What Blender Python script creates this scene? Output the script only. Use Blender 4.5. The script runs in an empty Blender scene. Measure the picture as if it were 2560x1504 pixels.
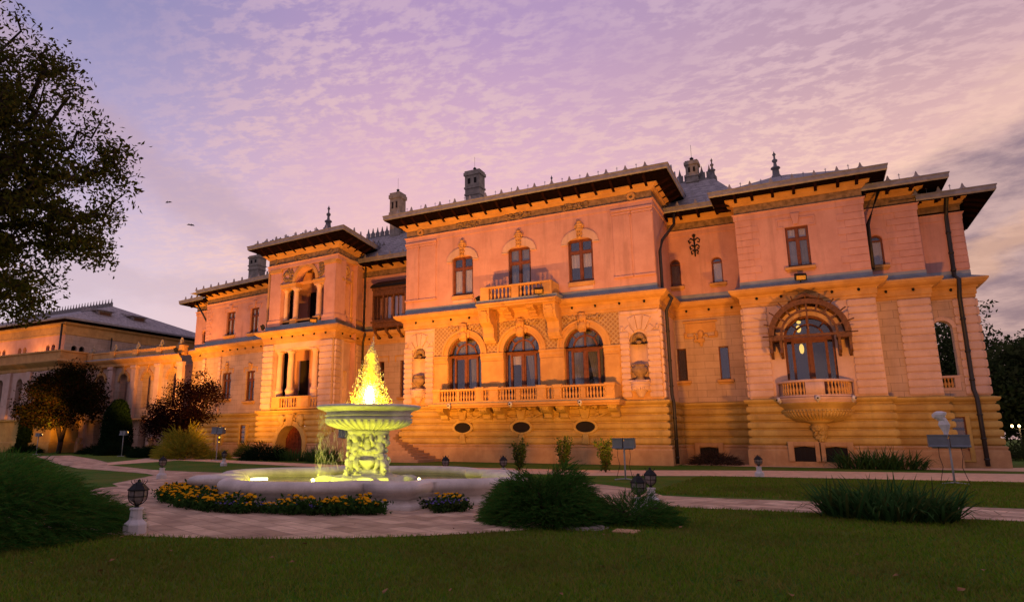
import bpy, math, random
import numpy as np
from mathutils import Vector, Matrix, noise as mnoise
R = math.radians
rnd = random.Random(7)
SC = bpy.context.scene
COL = SC.collection

# ------------------------------------------------------------------ camera
cam_d = bpy.data.cameras.new('camera')
cam = bpy.data.objects.new('camera', cam_d); COL.objects.link(cam)
cam.location = (0, 0, 1.6)
cam.rotation_euler = (math.pi/2 + .2055, 0, .4987)
cam_d.sensor_width = 36; cam_d.lens = 22.99; cam_d.shift_x = .0564
cam_d.clip_start = .1; cam_d.clip_end = 4000
SC.camera = cam
SC.view_settings.view_transform = 'Standard'; SC.view_settings.look = 'None'
SC.view_settings.exposure = 0.48; SC.view_settings.gamma = 1.0
SC.view_settings.use_curve_mapping = False
SC.cycles.max_bounces = 6; SC.cycles.diffuse_bounces = 3; SC.cycles.glossy_bounces = 2
SC.cycles.transparent_max_bounces = 12; SC.cycles.transmission_bounces = 3
SC.cycles.use_denoising = True
SC.cycles.sample_clamp_indirect = 4.0

# ------------------------------------------------------------------ node helpers
def lin(c):
    f = lambda v: v/12.92 if v <= .04045 else ((v+.055)/1.055)**2.4
    return tuple(f(v/255.) for v in c) + (1.,)
class NT:
    def __init__(s, nt): s.nt = nt
    def n(s, t, **kw):
        x = s.nt.nodes.new(t)
        for k, v in kw.items(): setattr(x, k, v)
        return x
    def set(s, sock, v):
        if isinstance(v, bpy.types.NodeSocket): s.nt.links.new(v, sock)
        elif v is not None: sock.default_value = v
    def math(s, op, a, b=None, c=None, clamp=False):
        x = s.n('ShaderNodeMath', operation=op); x.use_clamp = clamp
        s.set(x.inputs[0], a)
        if b is not None: s.set(x.inputs[1], b)
        if c is not None: s.set(x.inputs[2], c)
        return x.outputs[0]
    def mix(s, f, a, b, mode='MIX'):
        x = s.n('ShaderNodeMix', data_type='RGBA', blend_type=mode)
        s.set(x.inputs[0], f); s.set(x.inputs[6], a); s.set(x.inputs[7], b)
        return x.outputs[2]
    def sm(s, v, a, b, lo=0., hi=1.):
        x = s.n('ShaderNodeMapRange', interpolation_type='SMOOTHSTEP')
        s.set(x.inputs[0], v); s.set(x.inputs[1], a); s.set(x.inputs[2], b); s.set(x.inputs[3], lo); s.set(x.inputs[4], hi)
        return x.outputs[0]
    def noise(s, vec, scale, detail=4, rough=.55, dist=0.):
        x = s.n('ShaderNodeTexNoise'); s.set(x.inputs['Vector'], vec)
        x.inputs['Scale'].default_value = scale; x.inputs['Detail'].default_value = detail
        x.inputs['Roughness'].default_value = rough; x.inputs['Distortion'].default_value = dist
        return x.outputs[0]
    def map(s, vec, loc=(0,0,0), rot=(0,0,0), sc=(1,1,1)):
        x = s.n('ShaderNodeMapping'); s.set(x.inputs[0], vec)
        x.inputs[1].default_value = loc; x.inputs[2].default_value = rot; x.inputs[3].default_value = sc
        return x.outputs[0]
    def ramp(s, f, stops):
        x = s.n('ShaderNodeValToRGB'); s.set(x.inputs[0], f); e = x.color_ramp.elements
        while len(e) < len(stops): e.new(.5)
        for el, (p, c) in zip(e, stops): el.position = p; el.color = c if len(c) == 4 else tuple(c)+(1,)
        return x.outputs[0]

# ------------------------------------------------------------------ world: dusk sky
SUN_EL, SUN_AZ = R(3), R(50)
W_ = bpy.data.worlds.new('World'); SC.world = W_; W_.use_nodes = True
wt = NT(W_.node_tree); W_.node_tree.nodes.clear()
tc = wt.n('ShaderNodeTexCoord'); D = tc.outputs['Generated']
sp = wt.n('ShaderNodeSeparateXYZ'); wt.set(sp.inputs[0], D)
dx, dy, dz = sp.outputs
el = wt.math('MULTIPLY', wt.math('ARCSINE', dz), 57.2958)
az = wt.math('MULTIPLY', wt.math('ARCTAN2', dx, dy), 57.2958)
t_el = wt.math('DIVIDE', wt.math('MAXIMUM', el, 0.), 90.)
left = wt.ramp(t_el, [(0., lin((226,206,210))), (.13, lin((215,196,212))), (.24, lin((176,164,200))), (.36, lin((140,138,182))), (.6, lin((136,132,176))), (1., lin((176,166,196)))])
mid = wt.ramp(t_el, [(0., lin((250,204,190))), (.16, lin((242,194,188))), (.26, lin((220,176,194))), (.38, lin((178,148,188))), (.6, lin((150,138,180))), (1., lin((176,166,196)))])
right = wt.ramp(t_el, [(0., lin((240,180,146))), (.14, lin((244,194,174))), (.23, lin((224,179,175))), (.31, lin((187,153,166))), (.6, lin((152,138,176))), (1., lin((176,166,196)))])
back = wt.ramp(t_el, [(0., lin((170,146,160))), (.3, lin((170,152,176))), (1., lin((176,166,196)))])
sky = wt.mix(wt.sm(az, -64., -32.), left, mid)
sky = wt.mix(wt.sm(az, -26., 12.), sky, right)
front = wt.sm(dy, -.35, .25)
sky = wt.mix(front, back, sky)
# cirrocumulus ripples on a high flat layer
den = wt.math('ADD', wt.math('MAXIMUM', dz, 0.), .06)
cv = wt.n('ShaderNodeCombineXYZ'); wt.set(cv.inputs[0], wt.math('DIVIDE', dx, den)); wt.set(cv.inputs[1], wt.math('DIVIDE', dy, den))
P = cv.outputs[0]
warp = wt.n('ShaderNodeVectorMath', operation='MULTIPLY_ADD')
nz = wt.n('ShaderNodeTexNoise'); wt.set(nz.inputs['Vector'], P); nz.inputs['Scale'].default_value = 1.6; nz.inputs['Detail'].default_value = 3
wt.set(warp.inputs[0], nz.outputs[1]); warp.inputs[1].default_value = (.13, .13, 0); wt.set(warp.inputs[2], P)
Pw = warp.outputs[0]
rip = wt.noise(wt.map(Pw, rot=(0,0,R(-28)), sc=(11., 17., 1)), 1., 4, .55, .0)
fine = wt.noise(wt.map(Pw, rot=(0,0,R(-28)), sc=(30, 40, 1)), 1., 3, .6)
big = wt.noise(P, .75, 3, .5)
rr_ = wt.math('ADD', wt.math('MULTIPLY', rip, .6), wt.math('MULTIPLY', fine, .4))
cm = wt.sm(rr_, .44, .59)
amt = wt.math('MULTIPLY', wt.sm(az, -60., -38., .08, .74), wt.sm(el, 8., 17.))
amt = wt.math('MULTIPLY', amt, wt.sm(big, .36, .56, .25, 1.))
amt = wt.math('MULTIPLY', amt, wt.sm(az, -5., 18., 1., .55))
ccol = wt.mix(wt.sm(el, 14., 36.), lin((255,208,180)), lin((208,178,194)))
sky = wt.mix(wt.math('MULTIPLY', cm, amt), sky, ccol)
# soft grey-mauve bank falling from the upper left, dark bank on the right
cn = wt.n('ShaderNodeCombineXYZ'); wt.set(cn.inputs[0], az); wt.set(cn.inputs[1], el)
AE = cn.outputs[0]
w1 = wt.noise(wt.map(AE, sc=(.16,.3,1)), 1., 5, .6)
ax = wt.math('ADD', wt.math('ADD', el, wt.math('MULTIPLY', wt.math('ADD', az, 50.), .52)), wt.math('MULTIPLY', wt.math('SUBTRACT', w1, .5), 7.))
lb = wt.math('MULTIPLY', wt.sm(ax, 15., 18.5), wt.sm(ax, 19.6, 22.5, 1., 0.))
lb = wt.math('MULTIPLY', lb, wt.sm(az, -43., -39., 1., 0.))
sky = wt.mix(wt.math('MULTIPLY', lb, .6), sky, lin((188,160,176)))
lb2 = wt.math('MULTIPLY', wt.sm(wt.math('ADD', el, wt.math('MULTIPLY', wt.math('SUBTRACT', w1, .5), 5.)), 9.5, 11.5), wt.sm(wt.math('ADD', el, wt.math('MULTIPLY', wt.math('SUBTRACT', w1, .5), 5.)), 12.5, 14., 1., 0.))
lb2 = wt.math('MULTIPLY', lb2, wt.sm(az, -46., -40., 1., 0.))
sky = wt.mix(wt.math('MULTIPLY', lb2, .45), sky, lin((196,172,184)))
w2 = wt.noise(wt.map(AE, rot=(0,0,R(-28)), sc=(.09,.3,1)), 1., 6, .62, .4)
edge = wt.math('ADD', wt.math('SUBTRACT', wt.math('ADD', wt.math('MULTIPLY', wt.math('SUBTRACT', az, 7.), .55), 17.5), el), wt.math('MULTIPLY', wt.math('SUBTRACT', w2, .5), 9.))
dk = wt.math('MULTIPLY', wt.sm(edge, -1.2, 2.6), wt.sm(az, 2., 9.))
gap = wt.math('MULTIPLY', wt.sm(edge, 5.4, 7.4), wt.sm(edge, 7.9, 10.2, 1., 0.))
rim = wt.math('MULTIPLY', wt.sm(edge, -3., -.4), wt.sm(edge, -.2, 1.5, 1., 0.))
sky = wt.mix(wt.math('MULTIPLY', wt.math('MULTIPLY', rim, .2), wt.sm(az, 2., 9.)), sky, lin((255,216,178)))
dcol = wt.mix(wt.sm(wt.noise(wt.map(AE, rot=(0,0,R(-28)), sc=(.16,.5,1)), 1., 6, .65), .36, .66), lin((104,92,116)), lin((186,156,156)))
sky = wt.mix(wt.math('MULTIPLY', dk, .8), sky, dcol)
sky = wt.mix(wt.math('MULTIPLY', wt.math('MULTIPLY', gap, wt.sm(az, 5., 10.)), .42), sky, lin((246,190,150)))
nish = wt.n('ShaderNodeTexSky'); nish.sky_type = 'NISHITA'; nish.sun_disc = False
nish.sun_elevation = SUN_EL; nish.sun_rotation = SUN_AZ
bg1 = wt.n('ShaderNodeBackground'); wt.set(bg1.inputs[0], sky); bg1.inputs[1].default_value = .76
bg2 = wt.n('ShaderNodeBackground'); wt.set(bg2.inputs[0], nish.outputs[0]); bg2.inputs[1].default_value = .006
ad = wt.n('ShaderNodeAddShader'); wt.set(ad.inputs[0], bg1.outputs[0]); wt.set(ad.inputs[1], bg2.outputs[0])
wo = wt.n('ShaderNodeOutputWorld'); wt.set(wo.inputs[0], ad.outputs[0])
sun_d = bpy.data.lights.new('sun', 'SUN'); sun_d.energy = .12; sun_d.angle = R(10); sun_d.color = (1, .62, .42)
sun = bpy.data.objects.new('sun', sun_d); COL.objects.link(sun)
sv = Vector((math.sin(SUN_AZ)*math.cos(SUN_EL), math.cos(SUN_AZ)*math.cos(SUN_EL), math.sin(SUN_EL)))
sun.rotation_euler = sv.to_track_quat('Z', 'Y').to_euler()

# ------------------------------------------------------------------ materials
M = {}
def mat(name, col, rough=.8, var=.12, scale=1.5, bump=0., bscale=12., spec=.3, metal=0., col2=None, stain=0., emit=None, build=None, fine=.0):
    m = bpy.data.materials.new(name); m.use_nodes = True
    t = NT(m.node_tree); b = m.node_tree.nodes['Principled BSDF']
    tc = t.n('ShaderNodeTexCoord'); v = tc.outputs['Object']
    c0 = tuple(col)+(1,)
    c2 = tuple(col2)+(1,) if col2 else tuple(max(0, x*(1-var*2)) for x in col)+(1,)
    c = t.mix(t.sm(t.noise(v, scale, 5, .6), .3, .7), c0, c2)
    if fine: c = t.mix(t.math('MULTIPLY', t.sm(t.noise(v, scale*14, 3, .7), .5, .75), fine), c, tuple(x*.45 for x in col)+(1,))
    if stain:
        s = t.noise(t.map(v, sc=(1.6,1.6,.16)), 1.2, 5, .65)
        c = t.mix(t.math('MULTIPLY', t.sm(s, .5, .78), stain), c, tuple(x*.5 for x in col)+(1,))
    h = None
    if bump: h = t.noise(v, bscale, 5, .6)
    if build: c, h = build(t, v, c, h)
    t.set(b.inputs['Base Color'], c)
    b.inputs['Roughness'].default_value = rough; b.inputs['Specular IOR Level'].default_value = spec
    b.inputs['Metallic'].default_value = metal
    if h is not None:
        bp = t.n('ShaderNodeBump'); bp.inputs['Strength'].default_value = bump or .4; bp.inputs['Distance'].default_value = .03
        t.set(bp.inputs['Height'], h); t.set(b.inputs['Normal'], bp.outputs[0])
    if emit:
        b.inputs['Emission Color'].default_value = tuple(emit[:3])+(1,); b.inputs['Emission Strength'].default_value = emit[3]
    M[name] = m
    return m
def wallvec(t, v):
    s = t.n('ShaderNodeSeparateXYZ'); t.set(s.inputs[0], v)
    k = t.n('ShaderNodeCombineXYZ'); t.set(k.inputs[0], t.math('ADD', s.outputs[0], s.outputs[1])); t.set(k.inputs[1], s.outputs[2])
    return k.outputs[0]
def ashlar(bw=1.15, bh=.46, depth=.6, dark=.35):
    def f(t, v, c, h):
        br = t.n('ShaderNodeTexBrick'); t.set(br.inputs['Vector'], wallvec(t, v))
        br.inputs['Scale'].default_value = 1.; br.inputs['Brick Width'].default_value = bw; br.inputs['Row Height'].default_value = bh
        br.inputs['Mortar Size'].default_value = .012; br.inputs['Mortar Smooth'].default_value = .3
        br.inputs['Color1'].default_value = (1,1,1,1); br.inputs['Color2'].default_value = (.86,.86,.86,1); br.inputs['Mortar'].default_value = (.3,.3,.3,1)
        c = t.mix(dark*2, c, br.outputs[0], 'MULTIPLY')
        hh = t.math('ADD', t.math('MULTIPLY', br.outputs[1], -1.), t.math('MULTIPLY', h, .3) if h is not None else 0.)
        return c, hh
    return f
def lattice(t, v, c, h):
    w = wallvec(t, v)
    a = t.n('ShaderNodeTexWave'); t.set(a.inputs['Vector'], t.map(w, rot=(0,0,R(45)))); a.inputs['Scale'].default_value = 1.45; a.inputs['Distortion'].default_value = .6
    b = t.n('ShaderNodeTexWave'); t.set(b.inputs['Vector'], t.map(w, rot=(0,0,R(-45)))); b.inputs['Scale'].default_value = 1.45; b.inputs['Distortion'].default_value = .6
    k = t.math('MAXIMUM', a.outputs[1], b.outputs[1])
    c = t.mix(t.sm(k, .55, .95), tuple(x*1. for x in (.33,.19,.09))+(1,), c)
    return c, k
mat('upper_plaster', (.64,.36,.335), .85, .07, .9, .12, 30, col2=(.54,.29,.265), stain=.5, fine=.16)
mat('lower_stone', (.58,.42,.35), .8, .08, .8, .3, 20, col2=(.47,.33,.26), stain=.45, build=ashlar())
mat('pier_stone', (.68,.48,.43), .8, .07, .9, .15, 25, col2=(.55,.37,.31), stain=.5, fine=.16)
mat('plinth_stone', (.60,.42,.13), .85, .1, .8, .3, 16, col2=(.43,.27,.085), stain=.55, fine=.25)
mat('base_stone', (.56,.35,.18), .85, .1, 1.2, .3, 16, col2=(.42,.24,.12), stain=.6)
mat('trim_stone', (.64,.37,.14), .8, .08, 1.2, .15, 25, col2=(.50,.27,.10), stain=.4, fine=.15)
mat('lattice_stucco', (.52,.36,.21), .85, .1, 1.5, .9, 14, build=lattice)
mat('relief_stone', (.36,.24,.14), .85, .25, 3.5, .9, 9, fine=.3)
mat('flashing', (.30,.33,.38), .45, .12, 2., spec=.5, metal=.3)
mat('gutter_metal', (.30,.30,.36), .6, .15, 3., .1, 20, spec=.5, metal=.4)
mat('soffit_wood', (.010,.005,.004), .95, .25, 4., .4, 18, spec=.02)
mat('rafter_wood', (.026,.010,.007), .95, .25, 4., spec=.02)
mat('window_wood', (.20,.065,.03), .55, .2, 5., .1, 40, spec=.4)
mat('canopy_wood', (.17,.075,.038), .6, .25, 6., .2, 40)
mat('dark_iron', (.014,.014,.016), .6, .2, 5., spec=.25)
mat('pipe_metal', (.028,.024,.024), .5, .2, 3., spec=.5)
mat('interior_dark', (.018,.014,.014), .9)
mat('curtain', (.85,.80,.86), .9, .05, 1.)
mat('lace_curtain', (.34,.35,.42), .9, .1, 1.2, col2=(.22,.23,.28))
mat('roof_slate', (.42,.38,.39), .75, .2, 2.2, .6, 14, col2=(.24,.22,.23), build=ashlar(.5,.3,.8,.5))
mat('chimney_stone', (.36,.32,.28), .85, .2, 2.5, .3, 14, stain=.5)
mat('crest_metal', (.22,.21,.22), .6, .2, 4.)
mat('step_stone', (.40,.26,.19), .85, .12, 1.5, .2, 18, stain=.3)
mat('pedestal_white', (.62,.60,.62), .7, .1, 4., .1, 30)
mat('grey_metal', (.16,.18,.21), .45, .1, 5., spec=.5)
mat('pole_paint', (.42,.44,.47), .5, .1, 5., spec=.5)
mat('white_cover', (.72,.70,.72), .6, .08, 5., .4, 12)
mat('lantern_glass', (.30,.25,.24), .25, .2, 9., spec=.6)
mat('cable', (.02,.02,.02), .6)
mat('rusty_door', (.22,.05,.02), .7, .3, 5.)
def glass_mat(name, tint, tr):
    m = bpy.data.materials.new(name); m.use_nodes = True; t = NT(m.node_tree); nt = m.node_tree
    b = nt.nodes['Principled BSDF']; o = nt.nodes['Material Output']
    b.inputs['Base Color'].default_value = tint; b.inputs['Roughness'].default_value = .06; b.inputs['Specular IOR Level'].default_value = .8
    nz = t.n('ShaderNodeBump'); nz.inputs['Strength'].default_value = .08; nz.inputs['Distance'].default_value = .02
    tc = t.n('ShaderNodeTexCoord'); t.set(nz.inputs['Height'], t.noise(tc.outputs['Object'], 1.3, 2)); t.set(b.inputs['Normal'], nz.outputs[0])
    x = t.n('ShaderNodeBsdfTransparent'); mx = t.n('ShaderNodeMixShader'); mx.inputs[0].default_value = tr
    gl = t.n('ShaderNodeBsdfGlossy'); gl.inputs['Roughness'].default_value = .05; gl.inputs['Color'].default_value = (.85,.9,1,1); t.set(gl.inputs['Normal'], nz.outputs[0])
    m2 = t.n('ShaderNodeMixShader'); m2.inputs[0].default_value = .34; t.set(m2.inputs[1], b.outputs[0]); t.set(m2.inputs[2], gl.outputs[0])
    t.set(mx.inputs[1], m2.outputs[0]); t.set(mx.inputs[2], x.outputs[0]); t.set(o.inputs[0], mx.outputs[0]); M[name] = m
glass_mat('window_glass', (.02,.02,.024,1), .74)
glass_mat('leaded_glass', (.03,.03,.04,1), .72)

# ------------------------------------------------------------------ scene-graph helpers
WL = {}
def setp(o, label=None, cat=None, group=None, kind=None):
    if label: o['label'] = label
    if cat: o['category'] = cat
    if group: o['group'] = group
    if kind: o['kind'] = kind
    return o
def thing(name, label, cat, loc=(0,0,0), group=None, rz=0):
    o = bpy.data.objects.new(name, None); COL.objects.link(o)
    o.location = loc; o.rotation_euler = (0,0,rz); o.empty_display_size = .2
    WL[o] = Vector(loc)
    return setp(o, label, cat, group)
def link(name, me, parent=None, loc=None):
    o = bpy.data.objects.new(name, me); COL.objects.link(o)
    if parent is not None:
        o.parent = parent
        o.location = loc if loc is not None else -WL.get(parent, Vector())
        WL[o] = WL.get(parent, Vector()) + o.location
    else:
        o.location = loc if loc is not None else (0,0,0); WL[o] = Vector(o.location)
    return o
def copy_tree(o, parent=None, loc=None, rz=None, label=None, scale=None):
    c = o.copy(); COL.objects.link(c)
    if parent is not None: c.parent = parent
    WL[c] = WL.get(o, Vector())
    for ch in list(o.children): copy_tree(ch, c)
    if loc is not None: c.location = loc
    if rz is not None: c.rotation_euler = (c.rotation_euler[0], c.rotation_euler[1], rz)
    if scale is not None: c.scale = scale if hasattr(scale, '__len__') else (scale,)*3
    if label: c['label'] = label
    return c
def np_mesh(name, V, F, mats, mi=None, smooth=False):
    V = np.asarray(V, np.float32).reshape(-1, 3); F = np.asarray(F, np.int32); k = F.shape[1]
    me = bpy.data.meshes.new(name)
    me.vertices.add(len(V)); me.vertices.foreach_set('co', V.ravel())
    me.loops.add(F.size); me.loops.foreach_set('vertex_index', F.ravel())
    me.polygons.add(len(F)); me.polygons.foreach_set('loop_start', np.arange(0, F.size, k, dtype=np.int32))
    try: me.polygons.foreach_set('loop_total', np.full(len(F), k, np.int32))
    except Exception: pass
    for m in (mats if isinstance(mats, (list, tuple)) else [mats]): me.materials.append(M[m] if isinstance(m, str) else m)
    if mi is not None: me.polygons.foreach_set('material_index', np.asarray(mi, np.int32))
    if smooth: me.polygons.foreach_set('use_smooth', np.ones(len(F), bool))
    me.update(calc_edges=True); me.validate()
    return me

class Fr:
    "facade frame: s along the wall, n outward, z up"
    def __init__(self, A, B, off=0.):
        self.A = Vector((A[0], A[1])); b = Vector((B[0], B[1])); self.L = (b-self.A).length
        self.d = (b-self.A).normalized(); self.nn = Vector((self.d.y, -self.d.x)); self.A = self.A + self.nn*off
    def p(self, s, n, z):
        q = self.A + self.d*s + self.nn*n
        return (q.x, q.y, z)
class Id:
    def p(self, s, n, z): return (s, -n, z)
IDF = Id()

class MB:
    def __init__(self, fr=None):
        self.v = []; self.f = []; self.m = []; self.sm = []; self.fr = fr or IDF; self.mi = 0; self.smooth = False
    def add(self, vs, fs):
        o = len(self.v); self.v += [tuple(x) for x in vs]
        for f in fs:
            self.f.append(tuple(o+i for i in f)); self.m.append(self.mi); self.sm.append(self.smooth)
    def P(self, pts): return [self.fr.p(*q) for q in pts]
    def box(self, s0, s1, z0, z1, n0, n1, ch=0.):
        if ch:
            return self.prism([(s0,z0),(s1,z0),(s1,z1),(s0,z1)], n0, n1, ch)
        v = self.P([(s0,n0,z0),(s1,n0,z0),(s1,n1,z0),(s0,n1,z0),(s0,n0,z1),(s1,n0,z1),(s1,n1,z1),(s0,n1,z1)])
        self.add(v, [(0,1,2,3),(7,6,5,4),(0,4,5,1),(1,5,6,2),(2,6,7,3),(3,7,4,0)])
    def prism(self, poly, n0, n1, ch=0.):
        k = len(poly)
        if ch:
            cs = sum(a for a, b in poly)/k; cz = sum(b for a, b in poly)/k
            hs = max(abs(a-cs) for a, b in poly) or 1; hz = max(abs(b-cz) for a, b in poly) or 1
            top = [(cs+(a-cs)*max(0,(hs-ch)/hs), cz+(b-cz)*max(0,(hz-ch)/hz)) for a, b in poly]
            v = self.P([(a,n0,b) for a,b in poly]+[(a,n1-ch if n1>n0 else n1+ch,b) for a,b in poly]+[(a,n1,b) for a,b in top])
            fs = [tuple(range(2*k,3*k))]
            for L in (0, k): fs += [(L+i, L+(i+1)%k, L+k+(i+1)%k, L+k+i) for i in range(k)]
            self.add(v, fs); return
        v = self.P([(a,n0,b) for a,b in poly]+[(a,n1,b) for a,b in poly])
        self.add(v, [tuple(range(k))[::-1], tuple(range(k,2*k))]+[(i,(i+1)%k,k+(i+1)%k,k+i) for i in range(k)])
    def sidep(self, poly, s0, s1):
        "polygon in (n,z) extruded along s"
        k = len(poly)
        v = self.P([(s0,a,b) for a,b in poly]+[(s1,a,b) for a,b in poly])
        self.add(v, [tuple(range(k)), tuple(range(k,2*k))[::-1]]+[(i,k+i,k+(i+1)%k,(i+1)%k) for i in range(k)])
    def ring(self, cs, cz, r0, r1, n0, n1, a0=0., a1=math.pi, k=20, ez=1.):
        A = [a0+(a1-a0)*i/k for i in range(k+1)]
        def pt(r, a, n): return (cs+r*math.cos(a), n, cz+r*ez*math.sin(a))
        v = self.P([pt(r0,a,n0) for a in A]+[pt(r1,a,n0) for a in A]+[pt(r1,a,n1) for a in A]+[pt(r0,a,n1) for a in A]); K = k+1
        fs = []
        for i in range(k):
            for L in range(4):
                a = L*K; b = ((L+1)%4)*K; fs.append((a+i,a+i+1,b+i+1,b+i))
        fs += [(0,K,2*K,3*K),(k,3*K+k,2*K+k,K+k)]
        self.add(v, fs)
    def lathe(self, cs, cn, prof, k=12, a0=0., a1=2*math.pi, flat=False):
        full = abs(a1-a0-2*math.pi) < 1e-6; kk = k if full else k+1
        v = []
        for r, z in prof:
            for i in range(kk):
                a = a0+(a1-a0)*i/k
                v.append(self.fr.p(cs+r*math.cos(a), cn+r*math.sin(a), z))
        fs = []
        for j in range(len(prof)-1):
            for i in range(k):
                i2 = (i+1) % kk if full else i+1
                fs.append((j*kk+i, j*kk+i2, (j+1)*kk+i2, (j+1)*kk+i))
        if prof[0][0] > 1e-5 and full: fs.append(tuple(range(kk))[::-1])
        if prof[-1][0] > 1e-5 and full: fs.append(tuple((len(prof)-1)*kk+i for i in range(kk)))
        s = self.smooth; self.smooth = not flat; self.add(v, fs); self.smooth = s
    def tube(self, pts, r, k=6):
        pts = [Vector(p) for p in pts]; n = len(pts); v = []; rs = r if hasattr(r, '__len__') else [r]*n
        up = Vector((0,0,1))
        for i, p in enumerate(pts):
            t = (pts[min(i+1,n-1)]-pts[max(i-1,0)]).normalized()
            a = t.cross(up if abs(t.z) < .95 else Vector((1,0,0))).normalized(); b = t.cross(a)
            for j in range(k):
                q = 2*math.pi*j/k; v.append(p+(a*math.cos(q)+b*math.sin(q))*rs[i])
        fs = [(i*k+j, i*k+(j+1)%k, (i+1)*k+(j+1)%k, (i+1)*k+j) for i in range(n-1) for j in range(k)]
        fs += [tuple(range(k))[::-1], tuple((n-1)*k+j for j in range(k))]
        s = self.smooth; self.smooth = True; self.add(v, fs); self.smooth = s
    def blob(self, c, r, k=7, l=5, jit=0., seed=0):
        "ellipsoid in frame coords c=(s,n,z), r=(rs,rn,rz)"
        q = random.Random(seed); r = r if hasattr(r, '__len__') else (r,)*3
        v = []
        for i in range(l+1):
            th = math.pi*i/l
            for j in range(k):
                ph = 2*math.pi*j/k; f = 1+q.uniform(-jit, jit)
                v.append(self.fr.p(c[0]+r[0]*f*math.sin(th)*math.cos(ph), c[1]+r[1]*f*math.sin(th)*math.sin(ph), c[2]+r[2]*f*math.cos(th)))
        s = self.smooth; self.smooth = True
        self.add(v, [(i*k+j, i*k+(j+1)%k, (i+1)*k+(j+1)%k, (i+1)*k+j) for i in range(l) for j in range(k)])
        self.smooth = s
    def sweep(self, plan, prof, closed=False, mats=None, caps=True):
        "profile (out, z) swept along a plan polyline (world xy), mitred; out is to the right of travel"
        n = len(plan); pl = [Vector(p) for p in plan]; off = []
        for i in range(n):
            def dr(a, b): return (pl[b % n]-pl[a % n]).normalized()
            if closed or 0 < i < n-1: d0 = dr(i-1, i); d1 = dr(i, i+1)
            elif i == 0: d0 = d1 = dr(0, 1)
            else: d0 = d1 = dr(n-2, n-1)
            n0 = Vector((d0.y, -d0.x)); n1 = Vector((d1.y, -d1.x)); m = n0+n1
            m = m/max(.25, m.dot(n0)) if m.length > 1e-4 else n0
            off.append(m)
        k = len(prof); v = []
        for i in range(n):
            for o, z in prof:
                q = pl[i]+off[i]*o; v.append((q.x, q.y, z))
        base = self.mi
        for i in range(n if closed else n-1):
            i2 = (i+1) % n
            for j in range(k-1):
                if mats: self.mi = mats[j]
                # emitted below in one go per strip
                self._strip(v, (i*k+j, i2*k+j, i2*k+j+1, i*k+j+1))
        self.mi = base
    def _strip(self, v, f):
        self.add([v[i] for i in f], [(0,1,2,3)])
    def build(self, name, mats, parent=None, loc=None, merge=False):
        me = bpy.data.meshes.new(name); me.from_pydata(self.v, [], self.f)
        for m in (mats if isinstance(mats, (list, tuple)) else [mats]): me.materials.append(M[m] if isinstance(m, str) else m)
        me.polygons.foreach_set('material_index', self.m); me.polygons.foreach_set('use_smooth', self.sm)
        me.update()
        return link(name, me, parent, loc)
    def mesh(self, name, mats):
        me = bpy.data.meshes.new(name); me.from_pydata(self.v, [], self.f)
        for m in (mats if isinstance(mats, (list, tuple)) else [mats]): me.materials.append(M[m] if isinstance(m, str) else m)
        me.polygons.foreach_set('material_index', self.m); me.polygons.foreach_set('use_smooth', self.sm); me.update()
        return me

def wall(mb, s0, s1, z0, z1, ops=(), depth=.35, n=0.):
    "front sheet with openings (a,b,c,d,arch) and their reveals; arch openings: d is the springing, a half round above"
    fr = mb.fr
    ss = sorted({s0, s1, *[o[0] for o in ops], *[o[1] for o in ops]})
    zz = sorted({z0, z1, *[o[2] for o in ops], *[o[3] for o in ops], *[o[3]+(o[1]-o[0])/2 for o in ops if o[4]]})
    for i in range(len(ss)-1):
        for j in range(len(zz)-1):
            a, b, c, d = ss[i], ss[i+1], zz[j], zz[j+1]; ms, mz = (a+b)/2, (c+d)/2
            if any(o[0] < ms < o[1] and o[2] < mz < (o[3]+((o[1]-o[0])/2 if o[4] else 0)) for o in ops): continue
            mb.add(mb.P([(a,n,c),(b,n,c),(b,n,d),(a,n,d)]), [(0,1,2,3)])
    for o in ops:
        a, b, c, d, arch = o[:5]; r = (b-a)/2; cs = (a+b)/2
        out = [(a,d),(a,c),(b,c),(b,d)]
        if arch:
            K = 20; arc = [(cs+r*math.cos(math.pi*i/K), d+r*math.sin(math.pi*i/K)) for i in range(K+1)]
            for i in range(K//2):
                mb.add(mb.P([(b,n,d+r), (arc[i+1][0],n,arc[i+1][1]), (arc[i][0],n,arc[i][1])]), [(0,1,2)])
                q = K-i; mb.add(mb.P([(a,n,d+r), (arc[q][0],n,arc[q][1]), (arc[q-1][0],n,arc[q-1][1])]), [(0,1,2)])
            out = out[:3]+arc
        else: out = out+[(a,d)]
        if out[-1] != out[0]: out.append(out[0])
        for p, q in zip(out[:-1], out[1:]):
            mb.add(mb.P([(p[0],n,p[1]),(q[0],n,q[1]),(q[0],n-depth,q[1]),(p[0],n-depth,p[1])]), [(0,1,2,3)])
def arch_poly(a, b, c, d, K=20):
    r = (b-a)/2; cs = (a+b)/2
    return [(a,c),(b,c)]+[(cs+r*math.cos(math.pi*i/K), d+r*math.sin(math.pi*i/K)) for i in range(K+1)]
# ================================================================== ground structure
def sheet(name, pts, z, m):
    mb = MB(); mb.add([(x, y, z) for x, y in pts], [tuple(range(len(pts)))])
    return setp(mb.build(name, m), kind='structure')

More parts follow.
